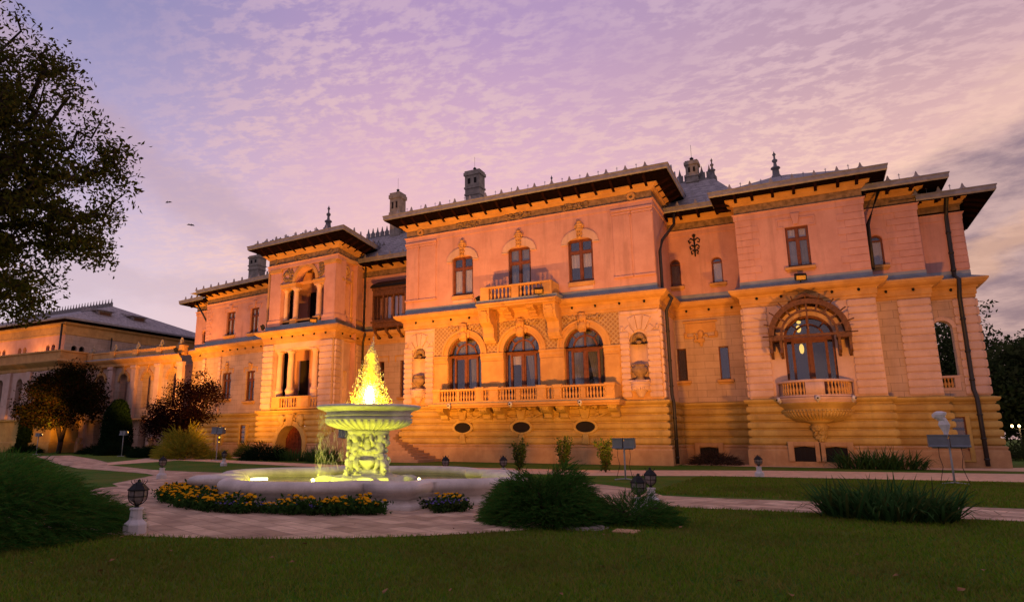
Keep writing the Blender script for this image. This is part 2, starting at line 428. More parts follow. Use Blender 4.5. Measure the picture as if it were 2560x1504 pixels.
# ================================================================== palace
PAL = thing('palace', 'ornate two storey palace with pink upper walls, orange lit stone base and deep dark eaves', 'palace', (-24, 43, 0))
B_, C_, CS_, D_ = Fr((-53.3,45.37), (-41.0,43.7)), Fr((-41.0,41.2), (-32.9,40.6)), Fr((-32.9,40.6), (-33.8,45.3)), Fr((-33.8,45.3), (-26.1,45.3))
E_, ES_, F_ = Fr((-26.1,40.35), (-7.78,40.35)), Fr((-7.78,40.35), (-7.78,45.1)), Fr((-7.78,45.1), (-3.3,45.1))
GS_, G_, H_, I_ = Fr((-3.3,45.1), (-3.3,42.9)), Fr((-3.3,42.9), (3.6,42.9)), Fr((3.6,44.4), (6.3,44.4)), Fr((6.3,45.6), (8.5,45.6))
PB2, PB1, PB0 = (-56.3,46.6), (-53.2,46.15), (-53.3,45.37)
PLAN = [(-56.3,56), PB2, PB1, PB0, (-41.0,43.7), (-41.0,41.2), (-32.9,40.6), (-33.8,45.3), (-26.1,45.3), (-26.1,40.35), (-7.78,40.35), (-7.78,45.1), (-3.3,45.1), (-3.3,42.9), (3.6,42.9), (3.6,44.4), (6.3,44.4), (6.3,45.6), (8.5,45.6), (8.5,52)]
def rust(z0, z1, k, g0, g1, gap=.07):
    h = (z1-z0)/k; pr = []
    for i in range(k):
        a, b = z0+i*h, z0+(i+1)*h; dl = g1-g0
        pr += [(g0,a), (g0,a+gap*.5), (g0+dl*.62,a+gap*.8), (g0+dl*.92,a+gap*1.6), (g1,a+h*.42), (g1,b-h*.42), (g0+dl*.92,b-gap*1.6), (g0+dl*.62,b-gap*.8), (g0,b-gap*.5)]
    return pr+[(g0,z1)]
BASE_PR = [(.36,0), (.36,.86), (.33,.92), (.30,.94), (.30,1.0), (.34,1.04), (.34,1.1), (.24,1.16)]
PL_PR = rust(1.16, 3.42, 5, .11, .27)+[(.16,3.44), (.16,3.52), (.26,3.56), (.34,3.64), (.36,3.68), (.36,3.76), (0.,3.84)]
def pts_from(fr, lst): return [fr.p(s, n, 0)[:2] for s, n in lst]
mb = MB(); db = MB()
iC = 6
def cpt(s): return C_.p(s, 0, 0)[:2]
left_plan, right_plan = PLAN[:6]+[cpt(2.5)], [cpt(5.4)]+PLAN[6:]
for pl in (left_plan, right_plan):
    mb = MB(); db = MB(); mb.sweep(pl, PL_PR); db.sweep(pl, BASE_PR); db.build('base_course', 'base_stone', PAL); mb.build('plinth', 'plinth_stone', PAL)
mb = MB(); mb.sweep([cpt(2.5), cpt(5.4)], [p for p in PL_PR if p[1] > 2.5])
m2 = MB(C_); wall(m2, 2.5, 5.4, 0, 2.55, [(2.5, 5.4, 0, 1.1, True)], .9, .2); mb.v, mb.f, mb.m, mb.sm = mb.v, mb.f, mb.m, mb.sm
o = len(mb.v); mb.v += m2.v; mb.f += [tuple(o+i for i in f) for f in m2.f]; mb.m += m2.m; mb.sm += m2.sm
mb.build('doorway_wall', 'plinth_stone', PAL)
mb = MB(C_); mb.ring(3.95, 1.1, 1.45, 1.85, .2, .4, k=24); mb.box(2.1,2.5,0,1.1,.2,.4); mb.box(5.4,5.8,0,1.1,.2,.4)
mb.prism([(3.7,2.5),(4.2,2.5),(4.4,3.4),(3.5,3.4)], .2, .5, .03)
for s in (2.9, 5.0):
    mb.blob((s,.35,3.05),(.42,.16,.34),8,6,.15,int(s*7)); mb.blob((s+.2,.4,2.75),(.2,.14,.3),7,5,.2,int(s*9))
for k in range(22): mb.blob((3.95+rnd.uniform(-1.2,1.2),.33,3.1+rnd.uniform(-.3,.35)),(rnd.uniform(.06,.16),.1,rnd.uniform(.06,.16)),6,4,.2,k)
mb.build('doorway_surround', 'plinth_stone', PAL)
mb = MB(C_); mb.prism(arch_poly(2.5,5.4,0,1.1), -.75, -.65); dr_ = mb.build('cellar_door', 'rusty_door', PAL)
mb = MB(C_)
for i in range(9): mb.box(2.55+i*.34, 2.59+i*.34, 0, 2.3, -.65, -.61)
for i in range(7): mb.box(2.5, 5.4, .15+i*.34, .19+i*.34, -.605, -.58)
mb.build('door_grille', 'rusty_door', dr_)

# ---- lower and upper walls
ZM0, ZM1, ZM2 = 9.55, 10.38, 10.9
LOW = {'E':3.8}
def plain(nm, fr, s0, s1, z0, z1, ops, m, depth=.35):
    mb = MB(fr); wall(mb, s0, s1, z0, z1, ops, depth); return mb.build(nm, m, PAL)
arches = [(3.64,6.24,3.8,7.25,True), (7.95,10.55,3.8,7.25,True), (12.23,14.83,3.8,7.25,True)]
nic = [(.7,1.8,4.95,7.4,True), (16.45,17.55,4.95,7.4,True)]
plain('lower_wall', E_, 0, 18.32, 3.8, 7.25, [a[:3]+(7.25,False) for a in arches]+[n[:3]+(7.25,False) for n in nic], 'trim_stone', .5)
mb = MB(E_); wall(mb, 2.5, 15.86, 7.25, 9.6, [a[:2]+(7.25,7.25,True) for a in arches], .5); mb.build('spandrel_wall', 'lattice_stucco', PAL)
for a, b, nn in ((0,2.5,nic[0]), (15.86,18.32,nic[1])):
    mb = MB(E_); wall(mb, a, b, 7.25, 9.6, [(nn[0],nn[1],7.25,7.4,True)], .5); mb.build('lower_wall', 'pier_stone', PAL)
u_op = [(3.98,5.65,11.55,14.38,False), (8.4,10.06,10.95,14.45,False), (12.72,14.4,11.55,14.42,False)]
plain('upper_wall', E_, 0, 18.32, ZM2, 16.4, u_op, 'upper_plaster')
for fr in (ES_, Fr((-26.1,45.3),(-26.1,40.35))):
    plain('lower_wall', fr, 0, fr.L, 3.8, 9.6, [], 'pier_stone'); plain('upper_wall', fr, 0, fr.L, ZM2, 16.4, [], 'upper_plaster')
Fw = [(-.05+.05,.7,11.6,13.12,True), (2.68,3.34,11.58,12.98,True)]
plain('lower_wall', F_, -.2, 4.48, 3.8, 9.6, [(.08,.68,5.25,7.35,False), (2.68,3.28,5.25,7.35,False)], 'lower_stone')
plain('upper_wall', F_, -.2, 4.48, ZM2, 15.42, Fw, 'upper_plaster')
plain('lower_wall', GS_, 0, GS_.L, 3.8, 9.6, [], 'pier_stone'); plain('upper_wall', GS_, 0, GS_.L, ZM2, 15.3, [], 'upper_plaster')
plain('lower_wall', G_, 0, 6.9, 3.8, 9.6, [(2.08,4.68,3.8,7.3,True)], 'pier_stone', .5)
plain('upper_wall', G_, 0, 6.9, ZM2, 15.3, [(2.75,3.98,11.55,14.05,False)], 'upper_plaster')
GR_ = Fr((3.6,42.9),(3.6,44.4)); HR_ = Fr((6.3,44.4),(6.3,45.6)); IR_ = Fr((8.5,45.6),(8.5,52))
for fr, zt in ((GR_,15.3), (HR_,15.0), (IR_,14.5)):
    plain('lower_wall', fr, 0, fr.L, 3.8, 9.6, [], 'lower_stone'); plain('upper_wall', fr, 0, fr.L, ZM2, zt, [], 'upper_plaster')
plain('lower_wall', H_, 0, 2.7, 3.8, 9.6, [], 'lower_stone')
plain('upper_wall', H_, 0, 2.7, ZM2, 15.0, [(.18,.84,11.45,12.95,True)], 'upper_plaster')
plain('lower_wall', I_, 0, 2.2, 3.8, 9.6, [(.04,.98,4.2,7.65,True)], 'lower_stone', .6)
plain('upper_wall', I_, 0, 2.2, ZM2, 14.5, [], 'upper_plaster')
Bw = [(3.4,4.75,11.3,13.65,False), (7.12,8.4,11.2,13.62,False)]
plain('lower_wall', B_, 0, B_.L, 3.8, 9.6, [(3.4,4.75,5.2,7.7,False), (7.05,8.35,4.9,7.65,False)], 'lower_stone')
plain('upper_wall', B_, 0, B_.L, ZM2, 14.75, Bw, 'upper_plaster')
BS_ = Fr(PB2, PB1); BT_ = Fr(PB1, PB0)
plain('lower_wall', BS_, 0, BS_.L, 3.8, 9.6, [], 'lower_stone'); plain('upper_wall', BS_, 0, BS_.L, ZM2, 14.55, [(1.3,1.95,11.1,12.1,True),(2.3,2.95,11.1,12.1,True)], 'upper_plaster')
plain('upper_wall', BT_, 0, BT_.L, 3.8, 14.6, [], 'upper_plaster')
plain('lower_wall', D_, 0, D_.L, 3.8, 9.6, [(1.9,2.45,4.85,7.85,False), (4.05,4.7,4.85,7.85,False)], 'lower_stone')
plain('upper_wall', D_, 0, D_.L, ZM2, 15.25, [], 'upper_plaster')
plain('upper_wall', Fr((-41.0,43.7),(-41.0,41.2)), 0, 2.5, 3.8, 16.2, [], 'pier_stone')
# dark rooms behind the windows
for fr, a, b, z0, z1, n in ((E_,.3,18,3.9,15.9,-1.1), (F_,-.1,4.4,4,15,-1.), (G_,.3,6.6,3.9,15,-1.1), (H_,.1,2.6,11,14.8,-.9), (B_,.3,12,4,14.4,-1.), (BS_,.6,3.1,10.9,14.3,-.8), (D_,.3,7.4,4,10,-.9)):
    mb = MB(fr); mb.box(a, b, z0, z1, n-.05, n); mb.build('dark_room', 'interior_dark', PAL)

# ---- string cornice between the storeys, all the way round
MID_PR = [(0,9.32), (.06,9.34), (.06,9.5), (.12,9.53), (.12,9.86), (.18,9.9), (.24,9.98), (.42,10.04), (.55,10.12), (.62,10.22), (.66,10.26), (.66,10.36), (.60,10.385), (.02,10.62), (.02,10.92)]
cor = MB(); mm = [0]*12+[1,1]; cor.sweep(PLAN, MID_PR, mats=mm)
cor = cor.build('string_cornice', ['trim_stone', 'flashing'], PAL)
km = MB(); km.blob((0,0,0),(.075,.075,.09),8,6); km = km.mesh('cornice_bulb', 'dark_iron')
def knobs(fr, s0, s1, k, n=.2, z=9.8):
    for i in range(k):
        s = s0+(s1-s0)*(i+.5)/k; link('cornice_bulb', km, cor, Vector(fr.p(s,n,z)) )
knobs(E_,.3,7.6,5); knobs(E_,10.6,18.3,5); knobs(F_,.2,4.4,3); knobs(G_,.2,6.8,5); knobs(H_,0,2.6,2); knobs(I_,.1,2.2,1); knobs(B_,2.8,12.2,8); knobs(BS_,1,3,2); knobs(C_,.4,7.9,6); knobs(CS_,.2,4.4,3); knobs(D_,.4,5,4)

# ---- eaves: frieze, cornice, soffit, gutter; one per block
def crown(plan, zf, ze, ov, fr_front, relief=None, ridge=None, top_ins=5., z_up=3., roofplan=None):
    zc = zf+.58
    mb = MB()
    mb.sweep(plan, [(0,zf-.42), (.05,zf-.40), (.05,zf-.1), (.1,zf-.06), (.14,zf-.02), (.14,zf), (.02,zf+.05), (0,zf+.05), (0,zf+.6)], mats=[1,1,1,1,1,2,2,0])
    mb.build('frieze', ['relief_stone', 'upper_plaster', 'flashing'], PAL)
    mb = MB(); mb.sweep(plan, [(0,zc-.03), (.08,zc), (.12,zc+.06), (.2,zc+.1), (.24,zc+.2), (.38,zc+.27), (.44,zc+.3), (.44,zc+.36), (.30,zc+.38)])
    mb.build('cornice', 'trim_stone', PAL)
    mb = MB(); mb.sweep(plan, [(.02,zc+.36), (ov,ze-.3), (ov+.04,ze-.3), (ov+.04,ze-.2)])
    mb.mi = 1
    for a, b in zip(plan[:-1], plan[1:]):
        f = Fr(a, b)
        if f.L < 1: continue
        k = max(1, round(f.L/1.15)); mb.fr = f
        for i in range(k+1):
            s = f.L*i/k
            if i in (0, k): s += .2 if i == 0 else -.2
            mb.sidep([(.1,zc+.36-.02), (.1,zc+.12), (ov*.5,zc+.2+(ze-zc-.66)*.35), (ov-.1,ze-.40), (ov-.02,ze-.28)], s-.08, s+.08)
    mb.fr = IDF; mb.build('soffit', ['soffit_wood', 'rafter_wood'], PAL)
    mb = MB(); mb.sweep(plan, [(ov-.02,ze-.24), (ov+.07,ze-.26), (ov+.12,ze-.18), (ov+.13,ze+.02), (ov+.17,ze+.05), (ov+.17,ze+.1), (ov+.05,ze+.11), (ov-.1,ze+.0)])
    offs = []
    for a, b in zip(plan[:-1], plan[1:]):
        f = Fr(a, b)
        if f.L < 1: continue
        mb.fr = f; k = max(1, round(f.L/1.2))
        for i in range(k+1):
            s = f.L*i/k
            mb.prism([(s-.2,ze+.08), (s+.2,ze+.08), (s+.09,ze+.17), (s+.04,ze+.34), (s,ze+.42), (s-.04,ze+.34), (s-.09,ze+.17)], ov+.08, ov+.16)
            s += .6
            if i < k:
                mb.tube([mb.fr.p(s,ov-.25,ze), mb.fr.p(s,ov-.25,ze+.55)], .016, 4); mb.tube([mb.fr.p(s-.06,ov-.25,ze+.47), mb.fr.p(s+.06,ov-.25,ze+.47)], .014, 4)
        mb.tube([mb.fr.p(-.3,ov-.25,ze+.22), mb.fr.p(f.L+.3,ov-.25,ze+.22)], .01, 4)
    # raised corner ornament
    mb.fr = IDF; mb.build('gutter', 'gutter_metal', PAL)
def hip(pts, z0, ridge, z1, name='roof', parent=None):
    "eave polygon to a ridge segment"
    mb = MB(); n = len(pts); v = [(x,y,z0) for x,y in pts]
    a, b = ridge; v += [(a[0],a[1],z1), (b[0],b[1],z1)]; fs = []
    near = [n if (Vector(p)-Vector(a)).length < (Vector(p)-Vector(b)).length else n+1 for p in pts]
    for i in range(n):
        j = (i+1) % n
        fs.append((i,j,near[i]) if near[i] == near[j] else (i,j,near[j],near[i]))
    mb.add(v, fs); return mb.build(name, 'roof_slate', parent or PAL)
def cresting(p, q, h=.75, step=.5, nm='ridge_cresting', parent=None, z=None):
    f = Fr(p[:2], q[:2]); mb = MB(f); z0, z1 = p[2], q[2]; k = int(f.L/step)
    for i in range(k):
        s = f.L*(i+.5)/k; z = z0+(z1-z0)*(i+.5)/k
        mb.box(s-step*.42, s+step*.42, z-.05, z+h*.55, -.05, .05); mb.prism([(s-step*.25,z+h*.55),(s+step*.25,z+h*.55),(s+.06,z+h*.8),(s,z+h*1.15),(s-.06,z+h*.8)], -.04, .04)
    mb.box(0, f.L, z0-.1, z0+.02, -.12, .12) if abs(z0-z1) < .01 else None
    return mb.build(nm, 'crest_metal', parent or PAL)
def finial(x, y, z, h, nm='finial', w=.5):
    mb = MB(); mb.box(x-w, x+w, z-.4, z+h*.2, -y-w, -y+w, .05) if False else None
    mb.lathe(x, -y, [(w,z-.6),(w*.9,z),(w*.55,z+h*.12),(w*.5,z+h*.3),(w*.75,z+h*.33),(w*.7,z+h*.38),(w*.3,z+h*.42),(w*.22,z+h*.55),(w*.42,z+h*.6),(w*.42,z+h*.66),(w*.16,z+h*.7),(w*.14,z+h*.8),(w*.3,z+h*.86),(w*.1,z+h*.93),(0,z+h)], 8)
    return mb.build(nm, 'crest_metal', PAL)
crown([(-26.1,46.5), (-26.1,40.35), (-7.78,40.35), (-7.78,46.5)], 16.4, 17.95, 1.2, E_)
crown([(-7.9,45.1), (-3.3,45.1)], 15.42, 16.62, 1.4, F_)
crown([(-3.3,46.5), (-3.3,42.9), (3.6,42.9), (3.6,46)], 15.25, 16.5, 1.15, G_)
crown([(3.6,44.4), (6.3,44.4), (6.3,47.5)], 14.9, 15.9, 1.35, H_)
crown([(6.3,45.6), (8.5,45.6), (8.5,52)], 14.35, 15.2, 1.35, I_)
crown([(-41.0,46), (-41.0,41.2), (-32.9,40.6), (-33.8,46.2)], 16.25, 17.9, 1.3, C_)
crown([PB0, (-41.0,43.7)], 14.75, 15.95, 1.3, B_)
crown([(-56.3,52), PB2, PB1], 14.5, 15.55, 1.3, BS_)
crown([(-33.8,45.3), (-26.1,45.3)], 15.25, 16.5, 1.4, D_)
rE = hip([(-27.3,39.15), (-6.6,39.15), (-6.6,56), (-27.3,56)], 17.98, ((-20,47.5), (-13.5,47.5)), 20.6)
rG = hip([(-4.4,41.8), (4.7,41.8), (4.7,53), (-4.4,53)], 16.5, ((-.8,46.2), (-.2,46.2)), 18.6)
hip([(-9.6,43.75), (-2.6,43.75), (-2.6,56), (-9.6,56)], 16.6, ((-9.2,48.), (-4.9,48.)), 20.0)
hip([(2.5,43.05), (7.6,43.05), (7.6,54), (2.5,54)], 15.88, ((3.5,48), (5.5,48)), 17.3)
hip([(5,44.3), (9.8,44.3), (9.8,54), (5,54)], 15.15, ((5,49), (7.5,49)), 16.3)
rC = hip([(-42.3,39.95), (-31.55,39.25), (-32.4,47.5), (-42.3,47.5)], 17.85, ((-37.4,44.0), (-36.4,44.0)), 19.9)
rB = hip([(-54.7,44.2), (-40.8,42.35), (-40.8,56), (-54.7,56)], 15.9, ((-50,50), (-42,50)), 18.6)
hip([(-57.6,45.4), (-52.2,44.8), (-52.2,54), (-57.6,54)], 15.5, ((-56,50), (-53,50)), 16.8)
hip([(-35,43.85), (-25.5,43.85), (-25.5,60), (-35,60)], 16.45, ((-35.5,48), (-26,48)), 19.9)
cresting((-35.6,48,19.9), (-26.2,48,19.9), .8)
cresting((-9.4,48,20.), (-4.8,48,20.), .9)
cresting((-37.0,43.4,19.7), (-32.0,46.2,18.0), .5, .45); cresting((-42.0,40.2,18.0), (-37.5,43.8,19.75), .3, .6)
finial(-36.9, 44.0, 19.8, 2.4, w=.45); finial(-.75, 46.2, 18.5, 1.9, w=.4); finial(-16.9, 47.5, 20.4, 2.0, w=.32); finial(-4.85, 48, 20.0, 1.5, w=.3)
# chimneys stand on their roofs
def chimney(x, y, z0, z1, w, d, rod=0.8):
    mb = MB(); h = z1-z0
    bx = lambda a, b, g: mb.box(x-w/2-g, x+w/2+g, a, b, -y-d/2-g, -y+d/2+g)
    bx(z0, z0+h*.55, 0); bx(z0+h*.55, z0+h*.58, .07); bx(z0+h*.58, z0+h*.66, .02); bx(z0+h*.66, z0+h*.69, .09); bx(z0+h*.69, z0+h*.88, .03); bx(z0+h*.88, z0+h*.93, .12); bx(z0+h*.93, z0+h*.96, .05)
    for i in range(3): mb.box(x-w*.3+i*w*.3-.02, x-w*.3+i*w*.3+.02, z0, z0+h*.5, -y+d/2, -y+d/2+.015)
    c = mb.build('chimney', 'chimney_stone', PAL)
    mb = MB()
    for sx in (-.22, .22): mb.box(x+sx*w-w*.09, x+sx*w+w*.09, z0+h*.74, z0+h*.83, -y+d/2+.03, -y+d/2+.05)
    mb.build('smoke_slot', 'interior_dark', c)
    mb = MB(); mb.lathe(x, -y, [(.16,z0+h*.96),(.2,z0+h*.98),(.1,z1),(.16,z1+.12),(0,z1+.26)], 8); mb.tube([(x,y,z1+.2),(x,y,z1+.2+rod)], .012, 4); mb.build('cowl', 'dark_iron', c)
chimney(-24.1, 48., 19.0, 24.5, 1.35, 1.0, 1.0); chimney(-32.1, 48., 17.0, 24.0, 1.0, 1.0, 1.1); chimney(-6.2, 48, 17.5, 21.6, .78, .78, 1.0); chimney(-47.6, 46.2, 15.9, 19.5, 1.25, 1.0, .4)

# ---- rusticated piers and quoins
def pier(fr, s0, s1, z0, z1, k, n=.06, out=.07, m='pier_stone', nm='pier', gap=.05):
    mb = MB(fr)
    mb.sweep([fr.p(*q)[:2] for q in ((s0+out,-.02,0),(s0+out,n,0),(s1-out,n,0),(s1-out,-.02,0))], rust(z0, z1, k, 0, out, gap))
    return mb.build(nm, m, PAL)
for s0, s1 in ((0,.7), (1.8,2.46), (15.9,16.45), (17.55,18.3)): pier(E_, s0, s1, 3.95, 8.0, 11)
for s0, s1 in ((0,2.46), (15.9,18.3)):
    c = (s0+s1)/2; mb = MB(E_)
    for a in range(-2, 3):
        t0 = math.pi/2+a*.36-.165; t1 = t0+.33
        mb.prism([(c+math.cos(t)*r, 7.4+math.sin(t)*r*1.15) for t, r in ((t0,1.42),(t0,.6),(t1,.6),(t1,1.42))] if abs(a) < 2 else [(c+math.cos(t)*r, 7.4+math.sin(t)*r) for t, r in ((t0,1.2),(t0,.6),(t1,.6),(t1,1.2))], 0, .1, .03)
    for a, b in ((s0+.04,c-1.0), (c+1.0,s1-.04)):
        if b-a > .1: mb.box(a, b, 8.06, 8.36, 0, .1, .03)
    mb.box(s0+.04, s1-.04, 9.08, 9.3, 0, .09, .03); mb.build('voussoirs', 'pier_stone', PAL)
pier(G_, .03, 1.3, 3.9, 9.3, 13); pier(G_, 5.5, 6.87, 3.9, 9.3, 13); pier(GS_, .9, GS_.L-.02, 3.9, 9.3, 13)
pier(H_, 1.12, 2.68, 3.9, 9.3, 13); pier(I_, 1.15, 2.18, 3.9, 9.3, 11); pier(IR_, .03, 1.2, 3.9, 9.3, 11); pier(ES_, .02, 1.4, 3.9, 9.3, 11); pier(B_, 2.7, 3.1, 3.9, 9.3, 12); pier(B_, .03, .5, 3.9, 9.3, 12)
def quoins(fr, s0, s1, z0, z1, k, flip=False):
    mb = MB(fr); h = (z1-z0)/k
    for i in range(k):
        w = (s1-s0)*(1 if i % 2 else .72); a, b = (s0, s0+w) if not flip else (s1-w, s1)
        mb.box(a, b, z0+i*h+.015, z0+(i+1)*h-.015, 0, .035, .012)
    mb.build('quoins', 'upper_plaster', PAL)
quoins(G_, .01, 1.3, 11.0, 14.85, 9); quoins(G_, 5.5, 6.89, 11.0, 14.85, 9, True); quoins(H_, 1.15, 2.69, 11.0, 14.5, 9, True); quoins(I_, 1.3, 2.19, 11., 14.1, 8, True); quoins(IR_, .01, 1.3, 11., 14.1, 8); quoins(B_, .01, 1.0, 11., 14.3, 9)

# ---- windows
def window(fr, s0, s1, z0, z1, arch=False, dep=.27, trans=.3, cur=None, glass='window_glass', sill=True, mull=True, bar=.085, name='window'):
    w = MB(fr); n0, n1 = -dep, -dep+.11; zt = z1
    if arch:
        r = (s1-s0)/2; w.ring((s0+s1)/2, z1, r-bar, r, n0, n1, k=16); zt = z1
        w.box(s0+bar, s1-bar, z1-bar/2, z1+bar/2, n0, n1)
    else: w.box(s0, s1, z1-bar, z1, n0, n1)
    w.box(s0, s0+bar, z0, zt-(0 if arch else bar), n0, n1); w.box(s1-bar, s1, z0, zt-(0 if arch else bar), n0, n1)
    w.box(s0+bar, s1-bar, z0, z0+bar, n0, n1); c = (s0+s1)/2
    tz = z1-(z1-z0)*trans
    if trans and not arch: w.box(s0+bar, s1-bar, tz-bar*.6, tz+bar*.6, n0, n1+.02)
    if mull:
        w.box(c-bar*.65, c+bar*.65, z0+bar, z1-bar*(1 if not arch else .5), n0+.005, n1+.03)
        for a, b in ((s0+bar, c-bar*.65), (c+bar*.65, s1-bar)):
            for q0, q1 in (((z0+bar, tz-bar*.6), (tz+bar*.6, z1-bar)) if trans and not arch else ((z0+bar, z1-bar),)):
                w.box(a, a+.05, q0, q1, n0+.01, n1-.02); w.box(b-.05, b, q0, q1, n0+.01, n1-.02); w.box(a+.05, b-.05, q0, q0+.06, n0+.01, n1-.02); w.box(a+.05, b-.05, q1-.05, q1, n0+.01, n1-.02)
    win = w.build(name, 'window_wood', PAL)
    g = MB(fr); g.prism(arch_poly(s0,s1,z0,z1) if arch else [(s0,z0),(s1,z0),(s1,z1),(s0,z1)], n0+.035, n0+.045); g.build('pane', glass, win)
    for cz in (cur or []):
        m, a, b, z_a, z_b = cz; q = MB(fr); K = 40; v = []
        for i in range(K+1):
            s = a+(b-a)*i/K; v += [(s, n0-.08+.03*math.sin(i*1.3), z_a), (s, n0-.08+.03*math.sin(i*1.3+.4), z_b)]
        q.add(q.P(v), [(2*i,2*i+2,2*i+3,2*i+1) for i in range(K)]); q.build('curtain', m, win)
    if sill:
        q = MB(fr); q.box(s0-.2, s1+.2, z0-.2, z0-.02, 0, .22, .03); q.box(s0-.12, s1+.12, z0-.3, z0-.21, 0, .1); q.build('sill', 'trim_stone', win)
    return win
def up_win(s0, s1, z0, z1, cur):
    w = window(E_, s0, s1, z0, z1, cur=cur, sill=False, bar=.11); c = (s0+s1)/2; h = (s1-s0)/2
    q = MB(E_)
    pts = [(c-h-.43,z1-.5), (c-h-.08,z1-.5), (c-h-.08,z1-.02)] if False else None
    arcp = [(c+math.cos(t)*(h+.42), z1-.28+math.sin(t)*.95) for t in [math.pi*i/16 for i in range(17)]]
    inn = [(c+math.cos(t)*(h+.02), z1-.28+max(0,math.sin(t))*.36+.0) for t in [math.pi*i/16 for i in range(17)]]
    for i in range(16):
        q.prism([inn[i], arcp[i], arcp[i+1], inn[i+1]], 0, .1, 0)
    for sg in (-1, 1): q.box(c+sg*(h+.22)-.22, c+sg*(h+.22)+.22, z1-.34, z1-.26, 0, .1)
    q.build('hood_mould', 'pier_stone', w)
    q = MB(E_)   # carved lantern-like crest
    for z, r in ((z1+.1,.16),(z1+.35,.24),(z1+.62,.27),(z1+.8,.2),(z1+.95,.26),(z1+1.12,.17)): q.blob((c,.1,z),(r,.14,.14),8,5,.12,int(z*10))
    for sg in (-1, 1): q.blob((c+sg*.25,.08,z1+.85),(.08,.1,.16),6,4)
    for sg in (-1, 0, 1): q.box(c+sg*.13-.03, c+sg*.13+.03, z1+.02, z1+.7, .08, .24, .015)
    q.build('keystone_ornament', 'trim_stone', w)
    if z0 > 11.2:
        q = MB(E_); q.box(s0-.04, s1+.04, z0-.3, z0-.03, 0, .1, .02); q.build('sill', 'trim_stone', w)
        q = MB(E_); q.box(s0+.05, s1-.05, 11.0, z0-.33, 0, .04, .015); q.build('apron', 'pier_stone', w)
up_win(3.98,5.65,11.55,14.38, [('curtain',4.1,5.55,11.6,13.4)])
up_win(8.4,10.06,10.95,14.45, [('lace_curtain',8.5,10,11,14.4)])
up_win(12.72,14.4,11.55,14.42, [('curtain',12.8,14.35,12.55,13.45)])
for s0, s1, z0, z1, q in ((0.,.7,11.6,13.12,'lace_curtain'), (2.68,3.34,11.58,12.98,'curtain')):
    w = window(F_, s0, s1, z0, z1, True, mull=False, cur=[(q,s0,s1,z0,z1)]); q2 = MB(F_); q2.ring((s0+s1)/2, z1, .36, .66, 0, .04, k=18); q2.build('hood_mould', 'upper_plaster', w)
w = window(H_, .18, .84, 11.45, 12.95, True, mull=False, cur=[('curtain',.18,.84,11.45,12.95)]); q2 = MB(H_); q2.ring(.51, 12.95, .36, .7, 0, .04, k=18); q2.build('hood_mould', 'upper_plaster', w)
w = window(G_, 2.75, 3.98, 11.55, 14.05, cur=[('curtain',2.8,3.95,13.35,14.0), ('lace_curtain',2.8,3.95,11.6,13.2)])
q = MB(G_)
for a, b, c, d in ((2.3,2.68,14.0,14.1), (2.3,2.4,14.1,14.6), (2.4,3.2,14.5,14.6), (3.54,4.4,14.5,14.6), (4.3,4.4,14.0,14.5), (4.05,4.3,14.0,14.1)): q.box(a, b, c, d, 0, .05, .01)
q.prism([(3.25,14.15),(3.48,14.15),(3.62,14.85),(3.11,14.85)], 0, .14, .02); q.build('hood_mould', 'upper_plaster', w)
for (s0,s1,z0,z1), lo in (((3.4,4.75,11.3,13.65),False), ((7.12,8.4,11.2,13.62),False), ((3.4,4.75,5.2,7.7),True), ((7.05,8.35,4.9,7.65),True)):
    w = window(B_, s0, s1, z0, z1, cur=[('curtain',s0+.1,s1-.1,z0+(.3 if not lo else 1.9),z1-.1)], sill=True); c = (s0+s1)/2; q = MB(B_)
    for sg in (-1, 1): q.box(*sorted((c+sg*.25, c+sg*1.0)), z1+.28, z1+.38, 0, .06, .01); q.box(*sorted((c+sg*.9, c+sg*1.0)), z1-.1, z1+.27, 0, .06, .01)
    q.prism([(c-.12,z1+.05),(c+.12,z1+.05),(c+.24,z1+.65),(c-.24,z1+.65)], 0, .14, .02)
    if lo:
        for k in range(5): q.blob((c+rnd.uniform(-.15,.15),.1,z1+.6+rnd.uniform(-.1,.3)),(.13,.1,.13),6,4,.2,k)
    q.build('hood_mould', 'trim_stone' if lo else 'upper_plaster', w)
for s in (1.3, 2.3):
    w = window(BS_, s, s+.65, 11.1, 12.1, True, mull=False, sill=False); q = MB(BS_); q.ring(s+.325, 12.1, .36, .55, 0, .05, k=14); q.build('hood_mould', 'upper_plaster', w)
for s in (.08, 2.68): window(F_, s, s+.6, 5.25, 7.35, mull=False, trans=0, glass='leaded_glass', bar=.06)
for s0, s1 in ((1.9,2.45), (4.05,4.7)):
    w = window(D_, s0, s1, 4.85, 7.85, mull=False, trans=.25); q = MB(D_)
    q.box(s0-.5, s1+.5, 8.2, 8.29, 0, .08, .01); q.box(s0-.5, s0-.41, 7.75, 8.19, 0, .08, .01); q.box(s1+.41, s1+.5, 7.75, 8.19, 0, .08, .01); q.build('hood_mould', 'trim_stone', w)
